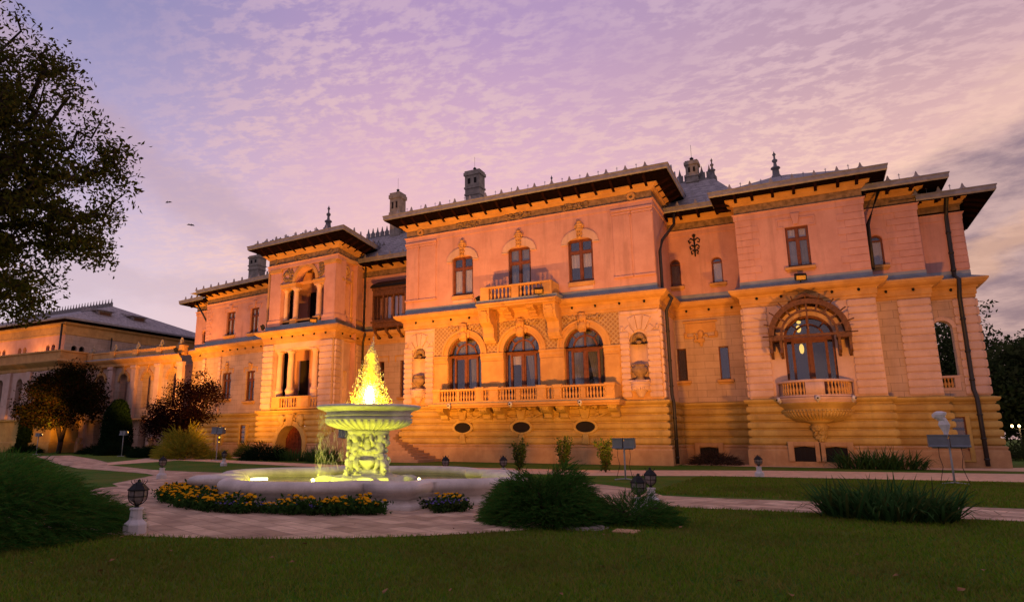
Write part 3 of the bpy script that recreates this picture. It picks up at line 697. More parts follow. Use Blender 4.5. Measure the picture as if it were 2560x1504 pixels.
# great arched doors of the main floor
def arch_door(fr, s0, s1, z0, zs, cur, dep=.42, hook=None):
    w = MB(fr); n0, n1 = -dep, -dep+.13; c = (s0+s1)/2; r = (s1-s0)/2
    w.ring(c, zs, r-.13, r, n0, n1, k=24); w.ring(c, zs, r*.56, r*.64, n0, n1-.01, k=20)
    w.box(s0, s0+.13, z0, zs, n0, n1); w.box(s1-.13, s1, z0, zs, n0, n1); w.box(s0+.13, s1-.13, zs-.16, zs+.06, n0, n1+.05); w.box(s0+.13, s1-.13, z0, z0+.3, n0, n1)
    w.box(c-.07, c+.07, z0+.3, zs-.16, n0, n1+.03); w.box(c-.06, c+.06, zs+.06, zs+r-.13, n0, n1)
    for t in (.25, .75):
        a = math.pi*t; p0 = (c+math.cos(a)*r*.64, zs+math.sin(a)*r*.64); p1 = (c+math.cos(a)*(r-.13), zs+math.sin(a)*(r-.13)); e = (math.sin(a)*.04, -math.cos(a)*.04)
        w.prism([(p0[0]-e[0],p0[1]-e[1]),(p0[0]+e[0],p0[1]+e[1]),(p1[0]+e[0],p1[1]+e[1]),(p1[0]-e[0],p1[1]-e[1])], n0, n1-.02)
    for sg in (-1, 1):
        w.box(c+sg*r*.66-.07, c+sg*r*.66+.07, z0+.3, zs-.16, n0, n1+.01)
        w.box(*sorted((c+sg*.07, c+sg*(r*.66-.07))), z0+.3, z0+1.0, n0, n1-.03); w.box(*sorted((c+sg*.07, c+sg*.16)), z0+1., zs-.16, n0, n1-.03); w.box(*sorted((c+sg*.16, c+sg*(r*.66-.07))), zs-.28, zs-.16, n0, n1-.03)
    d = w.build('arched_door', 'window_wood', PAL)
    g = MB(fr); g.prism(arch_poly(s0,s1,z0,zs,24), n0+.035, n0+.045); g.build('pane', 'window_glass', d)
    for m, a, b, za, zb, sw in cur:
        q = MB(fr); K = 30; v = []
        for i in range(K+1):
            t = i/K; s = a+(b-a)*t; v += [(s+sw*(1-t), n0-.12+.06*math.sin(i*1.1), za), (s, n0-.12+.06*math.sin(i*1.1+.5), zb)]
        q.add(q.P(v), [(2*i,2*i+2,2*i+3,2*i+1) for i in range(K)]); q.build('curtain', m, d)
    return d
arch_door(E_, *arches[0][:2], 3.8, 7.25, [('lace_curtain',5.2,6.0,3.9,7.1,.1), ('lace_curtain',4.0,5.9,7.4,8.3,0)])
arch_door(E_, *arches[1][:2], 3.8, 7.25, [('curtain',8.2,9.2,6.4,7.05,0), ('lace_curtain',9.4,10.4,3.9,7.1,.5), ('lace_curtain',8.4,10.1,7.4,8.3,0)])
arch_door(E_, *arches[2][:2], 3.8, 7.25, [('lace_curtain',12.5,13.5,3.9,7.1,0), ('lace_curtain',13.6,14.6,3.9,7.1,.6), ('lace_curtain',12.7,14.4,7.4,8.3,0)])
gd = arch_door(G_, 2.08, 4.68, 3.8, 7.3, [])

# ---- archivolts, imposts, busts
for a in arches:
    c = (a[0]+a[1])/2; mb = MB(E_); mb.ring(c, 7.25, 1.3, 1.42, 0, .1, k=28); mb.ring(c, 7.25, 1.42, 1.62, 0, .06, k=28); mb.ring(c, 7.25, 1.62, 1.76, 0, .14, k=28); mb.build('archivolt', 'trim_stone', PAL)
for a, b in ((2.5,3.64), (6.24,7.95), (10.55,12.23), (14.83,15.86)):
    mb = MB(E_); mb.box(a, b, 6.72, 6.86, 0, .06); mb.box(a, b, 6.86, 7.1, 0, .12); mb.box(a-.03, b+.03, 7.1, 7.25, 0, .19, .03); mb.box(a+.04, b-.04, 3.86, 6.7, 0, .05, .02); mb.build('impost', 'trim_stone', PAL)
def bust(fr, s, z, m='trim_stone', nm='keystone_bust', sc=1.):
    mb = MB(fr)
    mb.prism([(s-.2*sc,z-.75*sc),(s+.2*sc,z-.75*sc),(s+.3*sc,z-.1*sc),(s-.3*sc,z-.1*sc)], 0, .2, .03)
    mb.blob((s,.2,z-.35*sc),(.3*sc,.16,.3*sc),9,6,.1,3); mb.blob((s,.26,z+.15*sc),(.2*sc,.2,.26*sc),9,7); mb.blob((s,.42,z+.1*sc),(.04*sc,.08,.07*sc),6,4)
    for sg in (-1, 1): mb.blob((s+sg*.2*sc,.2,z+.1*sc),(.1*sc,.14,.28*sc),7,5,.15,5); mb.blob((s+sg*.36*sc,.1,z-.3*sc),(.16*sc,.1,.22*sc),7,5,.2,8)
    mb.blob((s,.2,z+.4*sc),(.24*sc,.18,.12*sc),9,5,.12,6)
    for k in range(6): mb.blob((s+(k-2.5)*.09*sc,.24,z-.42*sc-abs(k-2.5)*.05),(.05*sc,.08,.16*sc),6,4)
    return mb.build(nm, m, PAL)
for a in arches: bust(E_, (a[0]+a[1])/2, 8.95)
def relief(fr, s0, s1, z0, z1, k, n=.0, seed=1, m='relief_stone', nm='carved_relief', sz=.14):
    q = random.Random(seed); mb = MB(fr)
    for i in range(k):
        r = q.uniform(.5, 1.2)*sz; mb.blob((q.uniform(s0,s1), n+.02, q.uniform(z0,z1)), (r, .09, r*q.uniform(.6,1.2)), 7, 4, .25, i+seed*100)
    return mb.build(nm, m, PAL)
for i, a in enumerate(arches):
    c = (a[0]+a[1])/2
    for sg in (-1, 1): relief(E_, *sorted((c+sg*.35, c+sg*1.25)), 9.05, 9.3, 26, 0, i*2+sg+3, 'lattice_stucco', 'carved_garland', .12)
for i, (a, b) in enumerate(((1.0,1.5), (4.3,6.2), (8.2,10.2), (12.2,14.2), (16.8,17.3))): relief(E_, a, b, 16.5, 16.92, 34 if b-a > 1 else 10, 0, 20+i)
for i, s in enumerate((1.25, 17.05)):
    mb = MB(E_); mb.ring(s, 16.71, .12, .26, 0, .12, 0, 2*math.pi, 16); mb.build('frieze_rosette', 'trim_stone', PAL)
# upper pilaster strips
def strip(fr, s0, s1, z0=11.45, z1=16.0):
    mb = MB(fr); mb.box(s0, s1, z0+.14, z1-.4, 0, .06, .015); mb.box(s0-.05, s1+.05, z0, z0+.13, 0, .16, .03); mb.box(s0-.04, s1+.04, z1-.39, z1-.22, 0, .1, .02); mb.box(s0-.08, s1+.08, z1-.21, z1-.02, 0, .17, .03)
    mb.blob(((s0+s1)/2 if False else s1, .08, z1-.5), (.08,.06,.1), 6, 4); mb.build('pilaster', 'upper_plaster', PAL)
for a, b in ((.03,1.1), (1.2,2.6), (15.78,16.9), (17.05,18.29)): strip(E_, a, b)
# niches with their shell heads
def niche(s):
    mb = MB(E_); K = 12; r = .55
    mb.lathe(s, 0, [(r,4.95),(r,7.4)], 14, math.pi, 2*math.pi)
    v = []; 
    for i in range(7):
        th = math.pi/2*i/6
        for j in range(K+1):
            ph = math.pi+math.pi*j/K; rr2 = r*math.cos(th)*(1 if j % 2 else .93); v.append(mb.fr.p(s+rr2*math.cos(ph), rr2*math.sin(ph), 7.4+r*math.sin(th)))
    mb.add(v, [(i*13+j, i*13+j+1, (i+1)*13+j+1, (i+1)*13+j) for i in range(6) for j in range(12)])
    for z in (5.4,5.85,6.3,6.75,7.2): mb.ring(s, 0, r, r+.001, 0, 0) if False else None
    nch = mb.build('niche', 'pier_stone', PAL)
    q = MB(E_)
    for j in range(9):
        a = math.pi*(j+.5)/9; q.blob((s+math.cos(a)*.32, -.12, 7.45+math.sin(a)*.3), (.09,.2,.2), 7, 5)
    q.blob((s,.0,7.32),(.2,.12,.12),7,5,.1,2); q.build('shell', 'relief_stone', nch)
    q = MB(E_); q.box(s-.62, s+.62, 4.88, 4.98, -.1, .5, .02); q.lathe(s, .06, [(.12,3.95),(.2,4.05),(.3,4.25),(.52,4.5),(.6,4.62),(.6,4.72),(.56,4.74),(.64,4.8),(.64,4.9)], 18)
    for j in range(13):
        a = math.pi*j/12; q.blob((s+math.cos(a)*.5,.06+math.sin(a)*.5,4.5),(.07,.07,.17),6,4)
    q.build('niche_corbel', 'pier_stone', nch)
niche(1.25); niche(17.0)

# ---- balusters (one mesh, linked copies)
bm_ = MB(); bm_.lathe(0, 0, [(.07,0),(.07,.06),(.045,.09),(.075,.2),(.085,.26),(.06,.36),(.035,.46),(.045,.56),(.06,.6),(.06,.66)], 8); bal_me = bm_.mesh('baluster', 'trim_stone')
def balusters(par, fr, s0, s1, z, n, k, h=.66):
    for i in range(k):
        s = s0+(s1-s0)*(i+.5)/k; o = link('baluster', bal_me, par, Vector(fr.p(s,n,z))); o.scale = (1,1,h/.66)
# lower balcony
mb = MB(E_); mb.box(3.1, 16.05, 3.5, 3.62, 0, 1.62, .02); mb.box(3.05, 16.1, 3.62, 3.8, 0, 1.8, .04); mb.mi = 1; mb.box(3.02, 16.13, 3.8, 3.83, 0, 1.84); mb.mi = 0
mb.box(3.38, 15.82, 3.83, 3.95, 1.35, 1.68); mb.box(3.33, 15.87, 4.62, 4.76, 1.33, 1.7, .03)
posts = [(3.38,3.92), (6.62,7.17), (7.62,8.24), (10.9,11.5), (12.0,12.52), (15.24,15.82)]; mids = [(5.2,5.38), (9.48,9.77), (13.72,14.03)]
for a, b in posts: mb.box(a, b, 3.95, 4.62, 1.33, 1.71, .03); mb.box(a-.04, b+.04, 4.6, 4.82, 1.28, 1.76, .03); mb.box(a+.1, b-.1, 4.1, 4.5, 1.71, 1.74, .015)
for a, b in mids: mb.box(a, b, 3.95, 4.62, 1.38, 1.66, .02)
for a, b in ((3.38,3.7), (15.5,15.82)): mb.box(a, b, 3.83, 4.76, 0, 1.34)
lb_ = mb.build('balcony', ['trim_stone', 'flashing'], PAL)
for a, b, k in ((3.92,5.2,6), (5.38,6.62,6), (7.17,7.62,2), (8.24,9.48,6), (9.77,10.9,6), (11.5,12.0,2), (12.52,13.72,6), (14.03,15.24,6)): balusters(lb_, E_, a, b, 3.95, 1.52, k, .67)
def console(fr, s, z1, h, n, w, par, m='trim_stone'):
    mb = MB(fr); pr = [(.02,z1), (n,z1), (n,z1-.1), (n*.96,z1-.28*h), (n*.8,z1-.45*h), (n*.5,z1-.55*h), (n*.42,z1-.75*h), (n*.46,z1-.88*h), (n*.35,z1-h), (.02,z1-h)]
    mb.sidep(pr, s-w/2, s+w/2); mb.sidep([(n*.98,z1-.16),(n*1.06,z1-.2),(n*.98,z1-.32*h),(n*.85,z1-.45*h)], s-w*.28, s+w*.28)
    mb.blob((s,n*.97,z1-.2*h),(w*.42,.1,.12),8,5); mb.box(s-w/2-.04, s+w/2+.04, z1-.08, z1-.005, .02, n+.05); mb.box(s-w*.55, s+w*.55, z1-h-.12, z1-h+.0, .02, .34)
    return mb.build('bracket', m, par)
for s in (3.65, 6.9, 7.93, 11.2, 12.26, 15.5): console(E_, s, 3.5, .75, 1.25, .52, lb_, 'plinth_stone')
for s in (4.9, 5.6, 9.3, 10.0, 13.6, 14.3): console(E_, s, 3.5, .4, .75, .2, lb_, 'plinth_stone')
# upper balcony with its two great consoles
mb = MB(E_); mb.box(6.75, 12.3, 10.1, 10.24, .3, 1.62, .02); mb.box(6.68, 12.37, 10.24, 10.4, .3, 1.75, .04); mb.mi = 1; mb.box(6.66, 12.39, 10.4, 10.62, .3, 1.55); mb.mi = 0
mb.box(6.96, 12.05, 11.38, 11.52, 1.25, 1.6, .03)
for a, b in ((6.96,7.6), (9.25,9.75), (11.4,12.05)): mb.box(a, b, 10.62, 11.38, 1.27, 1.57, .02)
for a, b in ((6.96,7.2), (11.8,12.05)): mb.box(a, b, 10.62, 11.5, .1, 1.27)
ub_ = mb.build('balcony', ['trim_stone', 'flashing'], PAL)
for a, b, k in ((7.6,9.25,6), (9.75,11.4,6)): balusters(ub_, E_, a, b, 10.62, 1.43, k, .76)
for s in (7.1, 11.75): console(E_, s, 10.1, 2.1, 1.35, .8, ub_)
for s in (8.5, 10.3): console(E_, s, 10.1, .5, 1.1, .5, ub_)
# oval cellar vents with key blocks
for a in arches:
    c = (a[0]+a[1])/2; mb = MB(E_); K = 28
    mb.prism([(c+.66*math.cos(2*math.pi*i/K), 2.25+.34*math.sin(2*math.pi*i/K)) for i in range(K)], .2, .285); v = mb.build('oval_vent', 'interior_dark', PAL)
    q = MB(E_); q.ring(c, 2.25, .62, .8, .2, .36, 0, 2*math.pi, 28, .55)
    q.prism([(c-.2,2.75),(c+.2,2.75),(c+.36,3.4),(c-.36,3.4)], .2, .42, .03); q.prism([(c-.26,1.2),(c+.26,1.2),(c+.15,1.82),(c-.15,1.82)], .2, .4, .03)
    for sg in (-1, 1): q.prism([(c+sg*.45,2.72),(c+sg*.55,2.66),(c+sg*1.5,3.1),(c+sg*1.5,3.2)][::sg], .2, .33)
    q.build('vent_surround', 'plinth_stone', v)
# basement windows
def cellar_win(fr, s0, s1, z0, z1, ring=.3, n=.36):
    mb = MB(fr); mb.prism([(s0,z0),(s1,z0),(s1,z1-.07),((s0+s1)/2,z1),(s0,z1-.07)], n-.03, n+.012); w = mb.build('cellar_window', 'interior_dark', PAL)
    q = MB(fr); q.box(s0-ring, s0, z0-.0, z1+ring*.8, n-.05, n+.12, .02); q.box(s1, s1+ring, z0, z1+ring*.8, n-.05, n+.12, .02); q.box(s0, s1, z1, z1+ring*.8, n-.05, n+.12, .02); q.build('surround', 'base_stone', w)
    q = MB(fr); 
    for i in range(5): q.box(s0+(s1-s0)*(i+.5)/5-.012, s0+(s1-s0)*(i+.5)/5+.012, z0, z1-.06, n+.012, n+.035)
    q.build('window_bars', 'dark_iron', w)
cellar_win(F_, 1.15, 2.25, .3, 1.02); cellar_win(G_, 2.05, 3.1, .28, 1.12); cellar_win(G_, 3.6, 4.65, .28, 1.1)
def base_win(fr, s0, s1, z0, z1, lit=False):
    w = window(fr, s0, s1, z0, z1, dep=-.24, sill=False, trans=0, mull=False, bar=.06, glass='leaded_glass', name='basement_window'); mb = MB(fr); mb.box(s0, s1, z0, z1, .1, .22)
    mb.build('lit_interior' if lit else 'interior', 'lit_yellow' if lit else 'interior_dark', w)
    q = MB(fr); q.box(s0-.22, s0, z0-.1, z1+.1, .15, .42, .02); q.box(s1, s1+.22, z0-.1, z1+.1, .15, .42, .02); q.box(s0, s1, z1, z1+.1, .15, .42, .02); q.box(s0, s1, z0-.1, z0, .15, .44, .02); q.build('surround', 'plinth_stone', w)
mat('lit_yellow', (.5,.3,.05), emit=(1,.55,.03,3.0))
base_win(B_, 3.75, 4.3, 1.0, 2.7, True); base_win(B_, 7.2, 7.95, .95, 2.7); base_win(I_, .1, .85, .4, 2.7)

# ---- tower loggia (C)
mb = MB(C_)
mb.box(.05, 7.9, 3.6, 3.84, -3.6, 0.); fl = mb.build('loggia_floor', 'trim_stone', PAL)
plain('loggia_wall', Fr(C_.p(0,-2.7,0)[:2], C_.p(8,-2.7,0)[:2]), .3, 7.9, 3.84, 16.2, [(1.2,2.7,3.9,8.2,False), (3.3,5.2,3.9,8.2,False), (5.7,6.8,3.9,8.2,False), (2.2,3.2,10.9,14.2,False), (4.0,5.4,10.9,14.2,False), (6.0,6.9,10.9,14.2,False)], 'upper_plaster', .3)
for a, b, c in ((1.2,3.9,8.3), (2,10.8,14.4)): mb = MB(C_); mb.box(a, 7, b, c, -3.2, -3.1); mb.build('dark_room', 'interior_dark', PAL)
for a, b, nf_ in ((9.3,9.5,-.3), (10.4,10.5,0), (15.9,16.2,-.3)): mb = MB(C_); mb.box(.3, 7.9, a, b, -2.7, nf_); mb.build('loggia_ceiling', 'trim_stone', PAL)
mb = MB(C_); mb.box(0.07,1.2,3.84,9.32,-1.2,-.0); mb.box(6.68,7.95,3.84,9.32,-1.25,-.0); mb.box(1.2,6.68,8.86,9.32,-.9,-.0); mb.box(1.2,6.68,8.72,8.86,-.8,-.1)
mb.build('loggia_frame', 'pier_stone', PAL)
pier(C_, .02, 1.25, 3.9, 9.3, 11, .06, .08); pier(C_, 6.62, 7.98, 3.9, 9.3, 11, .06, .08); pier(CS_, .02, 1.05, 3.9, 9.3, 11, .06, .08); pier(CS_, 3.9, 4.7, 3.9, 9.3, 11, .05, .06)
def column(fr, s, n, z0, z1, r, nm='column', m='pier_stone', ped=True):
    mb = MB(fr); h = z1-z0; zp = z0+(h*.33 if ped else 0)
    if ped: mb.lathe(s, n, [(r*1.45,z0),(r*1.45,z0+.15),(r*1.3,z0+.2),(r*1.3,zp-.2),(r*1.45,zp-.12),(r*1.45,zp)], 14)
    mb.lathe(s, n, [(r*1.3,zp),(r*1.3,zp+.06),(r*1.05,zp+.14),(r,zp+.2),(r*.98,z0+h*.7),(r*.85,z1-.42),(r*.95,z1-.4),(r*.9,z1-.36),(r*1.2,z1-.2),(r*1.4,z1-.12),(r*1.4,z1-.1)], 16); mb.box(s-r*1.45, s+r*1.45, z1-.1, z1, n-r*1.45, n+r*1.45)
    return mb.build(nm, m, PAL)
for s in (2.9, 5.72): column(C_, s, -.42, 3.86, 8.74, .27)
for s in (1.5, 6.42): column(C_, s, -.5, 3.86, 8.74, .24)
column(CS_, 2.5, -.5, 3.86, 8.74, .3)
plain('loggia_side_wall', CS_, 1.0, CS_.L, 3.84, 9.6, [(1.15,2.3,3.9,6.9,False), (2.7,3.7,3.9,8.7,False)], 'pier_stone', .6)
mb = MB(C_); mb.box(1.5, 7.1, 3.84, 3.98, .06, .42); mb.box(1.8, 6.0, 4.72, 4.86, .2, .54, .03)
for a, b in ((1.8,2.72), (4.75,5.98)): mb.box(a, b, 3.98, 4.74, .22, .52, .03)
mb.box(6.0, 6.6, 4.62, 4.74, .08, .3, .02); tb_ = mb.build('balcony', 'trim_stone', PAL)
balusters(tb_, C_, 2.75, 4.72, 3.98, .37, 7, .74); balusters(tb_, C_, 6.02, 6.6, 3.98, .2, 2, .64)
# upper loggia
for a, b, nb in ((.3,1.65,-1.1), (6.7,7.93,-1.25)): mb = MB(C_); mb.box(a,b,11.35,16.0,nb,-.02); mb.box(a-.1,b+.1,10.85,11.36,nb-.05,.05); mb.build('corner_pilaster', 'upper_plaster', PAL)
mb = MB(C_); wall(mb, 1.65, 6.7, 14.45, 16.0, [(3.3,5.7,14.45,14.5,True)], .8, -.1); mb.build('loggia_front', 'upper_plaster', PAL)
mb = MB(C_); mb.ring(4.5, 14.5, 1.2, 1.5, -.1, .02, k=24)
for a, b in ((1.6,3.42), (5.5,6.75)): mb.box(a, b, 14.05, 14.28, -.75, .0); mb.box(a-.03, b+.05, 14.28, 14.46, -.85, .08, .03)
for a, b in ((.25,1.7), (6.65,7.98)): mb.box(a, b, 15.55, 15.9, -.6, .08, .03)
mb.build('loggia_archivolt', 'trim_stone', PAL)
relief(C_, 1.85, 3.0, 14.65, 15.75, 40, -.1, 41, 'relief_stone', 'carved_relief', .14); relief(C_, 5.95, 6.6, 14.65, 15.75, 30, -.1, 42, 'relief_stone', 'carved_relief', .13); relief(C_, .6, 1.1, 16.35, 16.75, 12, 0, 43); relief(C_, 3.2, 4.8, 16.35, 16.75, 26, 0, 44); relief(C_, 7.0, 7.6, 16.35, 16.75, 12, 0, 45)
for s in (3.15, 5.83): column(C_, s, -.4, 11.35, 14.06, .22, ped=False); 
for s in (1.85, 6.5): column(C_, s, -.5, 11.35, 14.06, .18, ped=False)
mb = MB(C_)
for s in (3.15, 5.83): mb.box(s-.36, s+.36, 10.55, 11.36, -.7, -.05, .03)
mb.box(1.7, 2.75, 11.15, 11.3, -.5, -.2); mb.box(3.5, 5.47, 11.15, 11.3, -.5, -.2); mb.build('loggia_parapet', 'trim_stone', PAL)
for a, b in ((1.75,2.78), (3.52,5.46), (6.2,6.62)):
    mb = MB(C_); mb.box(a, b, 11.08, 11.14, -.42, -.3); mb.box(a, b, 10.6, 10.65, -.42, -.3); k = int((b-a)/.13)
    for i in range(k): mb.box(a+(b-a)*(i+.5)/k-.025, a+(b-a)*(i+.5)/k+.025, 10.65, 11.08, -.4, -.32)
    mb.build('iron_railing', 'dark_iron', PAL)
plain('loggia_side_wall', CS_, .8, CS_.L, 10.9, 16.2, [(1.0,2.25,11.3,14.2,False)], 'upper_plaster', .5)
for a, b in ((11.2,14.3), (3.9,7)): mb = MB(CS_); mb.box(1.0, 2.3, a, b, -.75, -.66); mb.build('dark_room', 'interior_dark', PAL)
mb = MB(CS_); mb.ring(1.62, 15.1, .34, .52, 0, .1, 0, 2*math.pi, 20); mb.blob((1.62,.02,15.1),(.3,.1,.3),9,6); mb.box(2.5, 3.6, 11.4, 15.4, 0, .08, .02); mb.box(.85, 2.4, 14.25, 14.45, 0, .12, .02); mb.box(2.45, 4.6, 11.1, 11.35, 0, .14, .03); mb.build('medallion', 'trim_stone', PAL)

# ---- wooden bay window (D)
mb = MB(D_); n = 1.0
mb.box(1.8, 6.4, 10.55, 11.25, 0, n, .03); mb.box(1.7, 6.5, 10.95, 11.1, 0, n+.1); mb.box(1.75, 6.45, 13.75, 13.98, 0, n+.06); mb.box(1.8, 6.4, 13.3, 13.74, 0, n)
for s in (1.8, 2.8, 3.85, 5.0, 6.2): mb.box(s, s+.14, 11.25, 13.3, n-.14, n)
for s in (2.3, 3.3, 4.4): mb.box(s-.03, s+.03, 11.25, 13.3, n-.1, n-.03)
for s in (1.85, 3.0, 4.2): mb.sidep([(.02,10.54),(n-.1,10.54),(n-.2,10.2),(.4,10.0),(.3,9.75),(.02,9.7)], s, s+.22)
mb.box(1.8, 1.9, 11.25, 13.3, .02, n-.15)
bw_ = mb.build('bay_window', 'canopy_wood', PAL)
mb = MB(D_); mb.sidep([(.02,14.75),(.02,13.98),(n+.2,13.98),(n+.1,14.2)], 1.65, 6.5); mb.build('bay_roof', 'dark_iron', bw_)
mb = MB(D_); mb.box(1.75, 6.45, 14.1, 14.9, .05, .1) if False else None
for s in (1.94, 2.33, 2.94, 3.33, 3.99, 4.43): mb.prism(arch_poly(s, s+.33, 11.3, 12.95), n-.09, n-.07)
mb.build('leaded_pane', 'leaded_glass', bw_)
# ---- steps beside the tower
mb = MB(); NS = 15
for i in range(NS):
    z = 2.75*(i+1)/NS; y = 36.9+.33*i; e = max(0, 6-i*.75)
    mb.box(-32.6, -26.5+e*.62, 0, z, -44.0, -y) if i == NS-1 else mb.box(-32.6, -26.5+e*.62, z-2.75/NS, z, -44.0, -y)
mb.build('entrance_steps', 'step_stone', PAL)
SB = Fr((-33.1,43.2), (-26.6,43.2)); mb = MB(SB)
mb.prism([(.1,3.75),(.1,3.6),(3.6,1.75),(3.6,1.9)], -.15, .15); mb.prism([(.1,4.78),(.1,4.6),(3.6,2.75),(3.6,2.93)], -.17, .17); mb.box(0, .14, 3.6, 4.9, -.2, .2); sb_ = mb.build('stair_balustrade', 'trim_stone', PAL)
for i in range(10):
    s = .32+i*.33; o = link('baluster', bal_me, sb_, Vector(SB.p(s, 0, 3.68-(s-.1)*.53))); o.scale = (1,1,1.4)

# ---- F: wrought ornament, plaque
mb = MB(F_)
mb.tube([F_.p(1.72,.08,13.5), F_.p(1.72,.08,14.9)], .05); mb.blob((1.72,.1,14.95),(.12,.08,.12),7,5)
for z, w in ((14.6,.36), (14.15,.3), (13.8,.22)):
    for sg in (-1, 1): mb.tube([F_.p(1.72,.08,z), F_.p(1.72+sg*w*.6,.08,z+.16), F_.p(1.72+sg*w,.08,z+.02), F_.p(1.72+sg*w*.85,.08,z-.16), F_.p(1.72+sg*w*.6,.08,z-.08)], .045, 5)
mb.build('wrought_iron_anchor', 'dark_iron', PAL)
mb = MB(F_); mb.box(.6, 2.75, 9.02, 9.14, 0, .12, .02); mb.box(.72, 2.62, 8.35, 8.98, 0, .05, .02)
for sg in (-1, 1): mb.blob((1.67+sg*.95,.05,8.2),(.12,.08,.24),7,5); mb.blob((1.67+sg*.7,.05,8.05),(.3,.07,.08),8,4)
mb.blob((1.67,.1,8.25),(.2,.14,.26),8,6); mb.blob((1.67,.08,7.85),(.26,.1,.18),8,5,.2,3); mb.blob((1.67,.06,7.6),(.12,.08,.18),7,5)
for k in range(14): mb.blob((1.67+rnd.uniform(-.4,.4),.06,8.0+rnd.uniform(-.25,.3)),(.09,.07,.09),6,4,.2,k)
mb.build('carved_plaque', 'trim_stone', PAL)

# ---- G: half-round balcony on a carved basin, wooden canopy over the door
GA = 3.42
mb = MB(G_); mb.lathe(GA, -.35, [(2.0,3.5),(2.02,3.6),(2.1,3.66),(2.1,3.78)], 40, 0, math.pi); mb.lathe(GA, -.35, [(0,3.79),(2.1,3.79)], 40, 0, math.pi)
mb.lathe(GA, -.35, [(1.88,3.79),(1.96,3.79),(1.96,3.92),(1.7,3.92),(1.7,3.79)], 40, 0, math.pi); mb.lathe(GA, -.35, [(1.68,4.62),(1.98,4.62),(2.0,4.68),(1.98,4.76),(1.68,4.76),(1.68,4.62)], 40, 0, math.pi)
for a in (12, 90, 168):
    w = .14 if a != 90 else .24
    mb.lathe(GA, -.35, [(1.7,3.92),(1.97,3.92),(1.97,4.62),(1.7,4.62)], 6, R(a)-w, R(a)+w)
gb_ = mb.build('balcony', 'pier_stone', PAL)
for a in list(range(27, 75, 6))+list(range(107, 155, 6)):
    o = link('baluster', bal_me, gb_, Vector(G_.p(GA+1.84*math.cos(R(a)), -.35+1.84*math.sin(R(a)), 3.92))); o.scale = (1,1,1.06)
mb = MB(G_); mb.lathe(GA, -.35, [(.0,2.25),(.4,2.28),(.75,2.36),(1.3,2.52),(1.72,2.82),(1.84,3.0),(1.84,3.08),(1.7,3.12),(1.78,3.2),(1.98,3.42),(2.08,3.5),(2.0,3.51)], 44, 0, math.pi)
for j in range(30):
    a = math.pi*(j+.5)/30; ca, sa = math.cos(a), math.sin(a)
    mb.tube([G_.p(GA+r*ca,-.35+r*sa,z) for r, z in ((.6,2.38),(1.22,2.53),(1.70,2.80),(1.82,2.98))], [.03,.06,.075,.06], 5)
    mb.blob((GA+1.86*ca,-.35+1.86*sa,3.04),(.08,.08,.07),6,4)
mb.lathe(GA, .22, [(.0,1.33),(.14,1.38),(.26,1.6),(.3,1.85),(.44,2.12),(.5,2.2),(.36,2.3),(.5,2.4),(.9,2.52)], 20)
for k in range(70):
    a = rnd.uniform(.1,3.04); z = rnd.uniform(1.42,2.2); r = .2+.26*(z-1.4)**1.2; mb.blob((GA+r*math.cos(a),.24+r*math.sin(a),z),(.085,.085,.085),6,4,.25,k)
mb.build('carved_basin', 'plinth_stone', gb_)
cr = 2.08
mb = MB(G_)
mb.ring(GA, 7.3, cr-.1, cr, 0, 1.2, k=30)          # curved boarded roof
mb.ring(GA, 7.3, cr-.3, cr-.1, 1.06, 1.2, k=30); mb.ring(GA, 7.3, cr-.74, cr-.62, 1.08, 1.18, k=30); mb.ring(GA, 7.3, cr-.3, cr-.1, .0, .1, k=30)
for i in range(11):
    a = math.pi*i/10; e = .05/cr
    mb.prism([(GA+r*math.cos(t), 7.3+r*math.sin(t)) for r, t in ((cr-.62,a-e*1.4),(cr-.3,a-e),(cr-.3,a+e),(cr-.62,a+e*1.4))], 1.08, 1.17)
    for rr_ in (cr-.12,): mb.prism([(GA+r*math.cos(t), 7.3+r*math.sin(t)) for r, t in ((rr_-.14,a-e),(rr_,a-e),(rr_,a+e),(rr_-.14,a+e))], .1, 1.06)
    mb.tube([G_.p(GA+cr*math.cos(a),1.2,7.3+cr*math.sin(a)), G_.p(GA+(cr+.3)*math.cos(a),1.28,7.3+(cr+.3)*math.sin(a))], .04, 5)
mb.box(GA-.04, GA+.04, 7.3, 7.3+cr-.1, 1.07, 1.16); mb.box(GA-cr, GA+cr, 7.2, 7.34, 1.06, 1.2)
for sg in (-1, 1):
    for q in (cr-.1, cr-.62):
        mb.sidep([(.02,7.2),(1.18,7.2),(1.1,6.6),(1.18,6.35),(1.0,6.2),(.92,6.5),(.7,6.75),(.35,6.5),(.2,6.2),(.02,6.1)], GA+sg*q-.07, GA+sg*q+.07)
    mb.box(*sorted((GA+sg*(cr-.74), GA+sg*cr)), 7.05, 7.2, .02, 1.2)
mb.prism([(GA-.9,7.3+cr*.93),(GA,7.3+cr+.34),(GA+.9,7.3+cr*.93),(GA,7.3+cr+.12)], .0, 1.22)
mb.build('door_canopy', 'canopy_wood', PAL)
mb = MB(G_)
for p, r in (((2.9,-.9,7.95),(.14,.05,.22)), ((2.95,-.9,8.35),(.12,.05,.1)), ((2.96,-.9,6.75),(.13,.06,.3))): mb.blob(p, r, 8, 6)
mat('chandelier_glow', (.6,.4,.1), emit=(1,.62,.12,1.3)); mb.build('indoor_light', 'chandelier_glow', gd)
# ---- I: loggia balustrade
mb = MB(I_); mb.box(.04, .98, 4.2, 4.32, -.3, 0); mb.box(.0, 1.0, 4.86, 5.0, -.32, .06, .02); mb.box(.72, .98, 4.32, 4.86, -.3, .04); ib_ = mb.build('balcony', 'pier_stone', PAL); balusters(ib_, I_, .06, .7, 4.32, -.14, 4, .54)
mb = MB(I_); mb.ring(.51, 7.65, .47, .68, 0, .07, k=18); mb.build('archivolt', 'pier_stone', PAL)
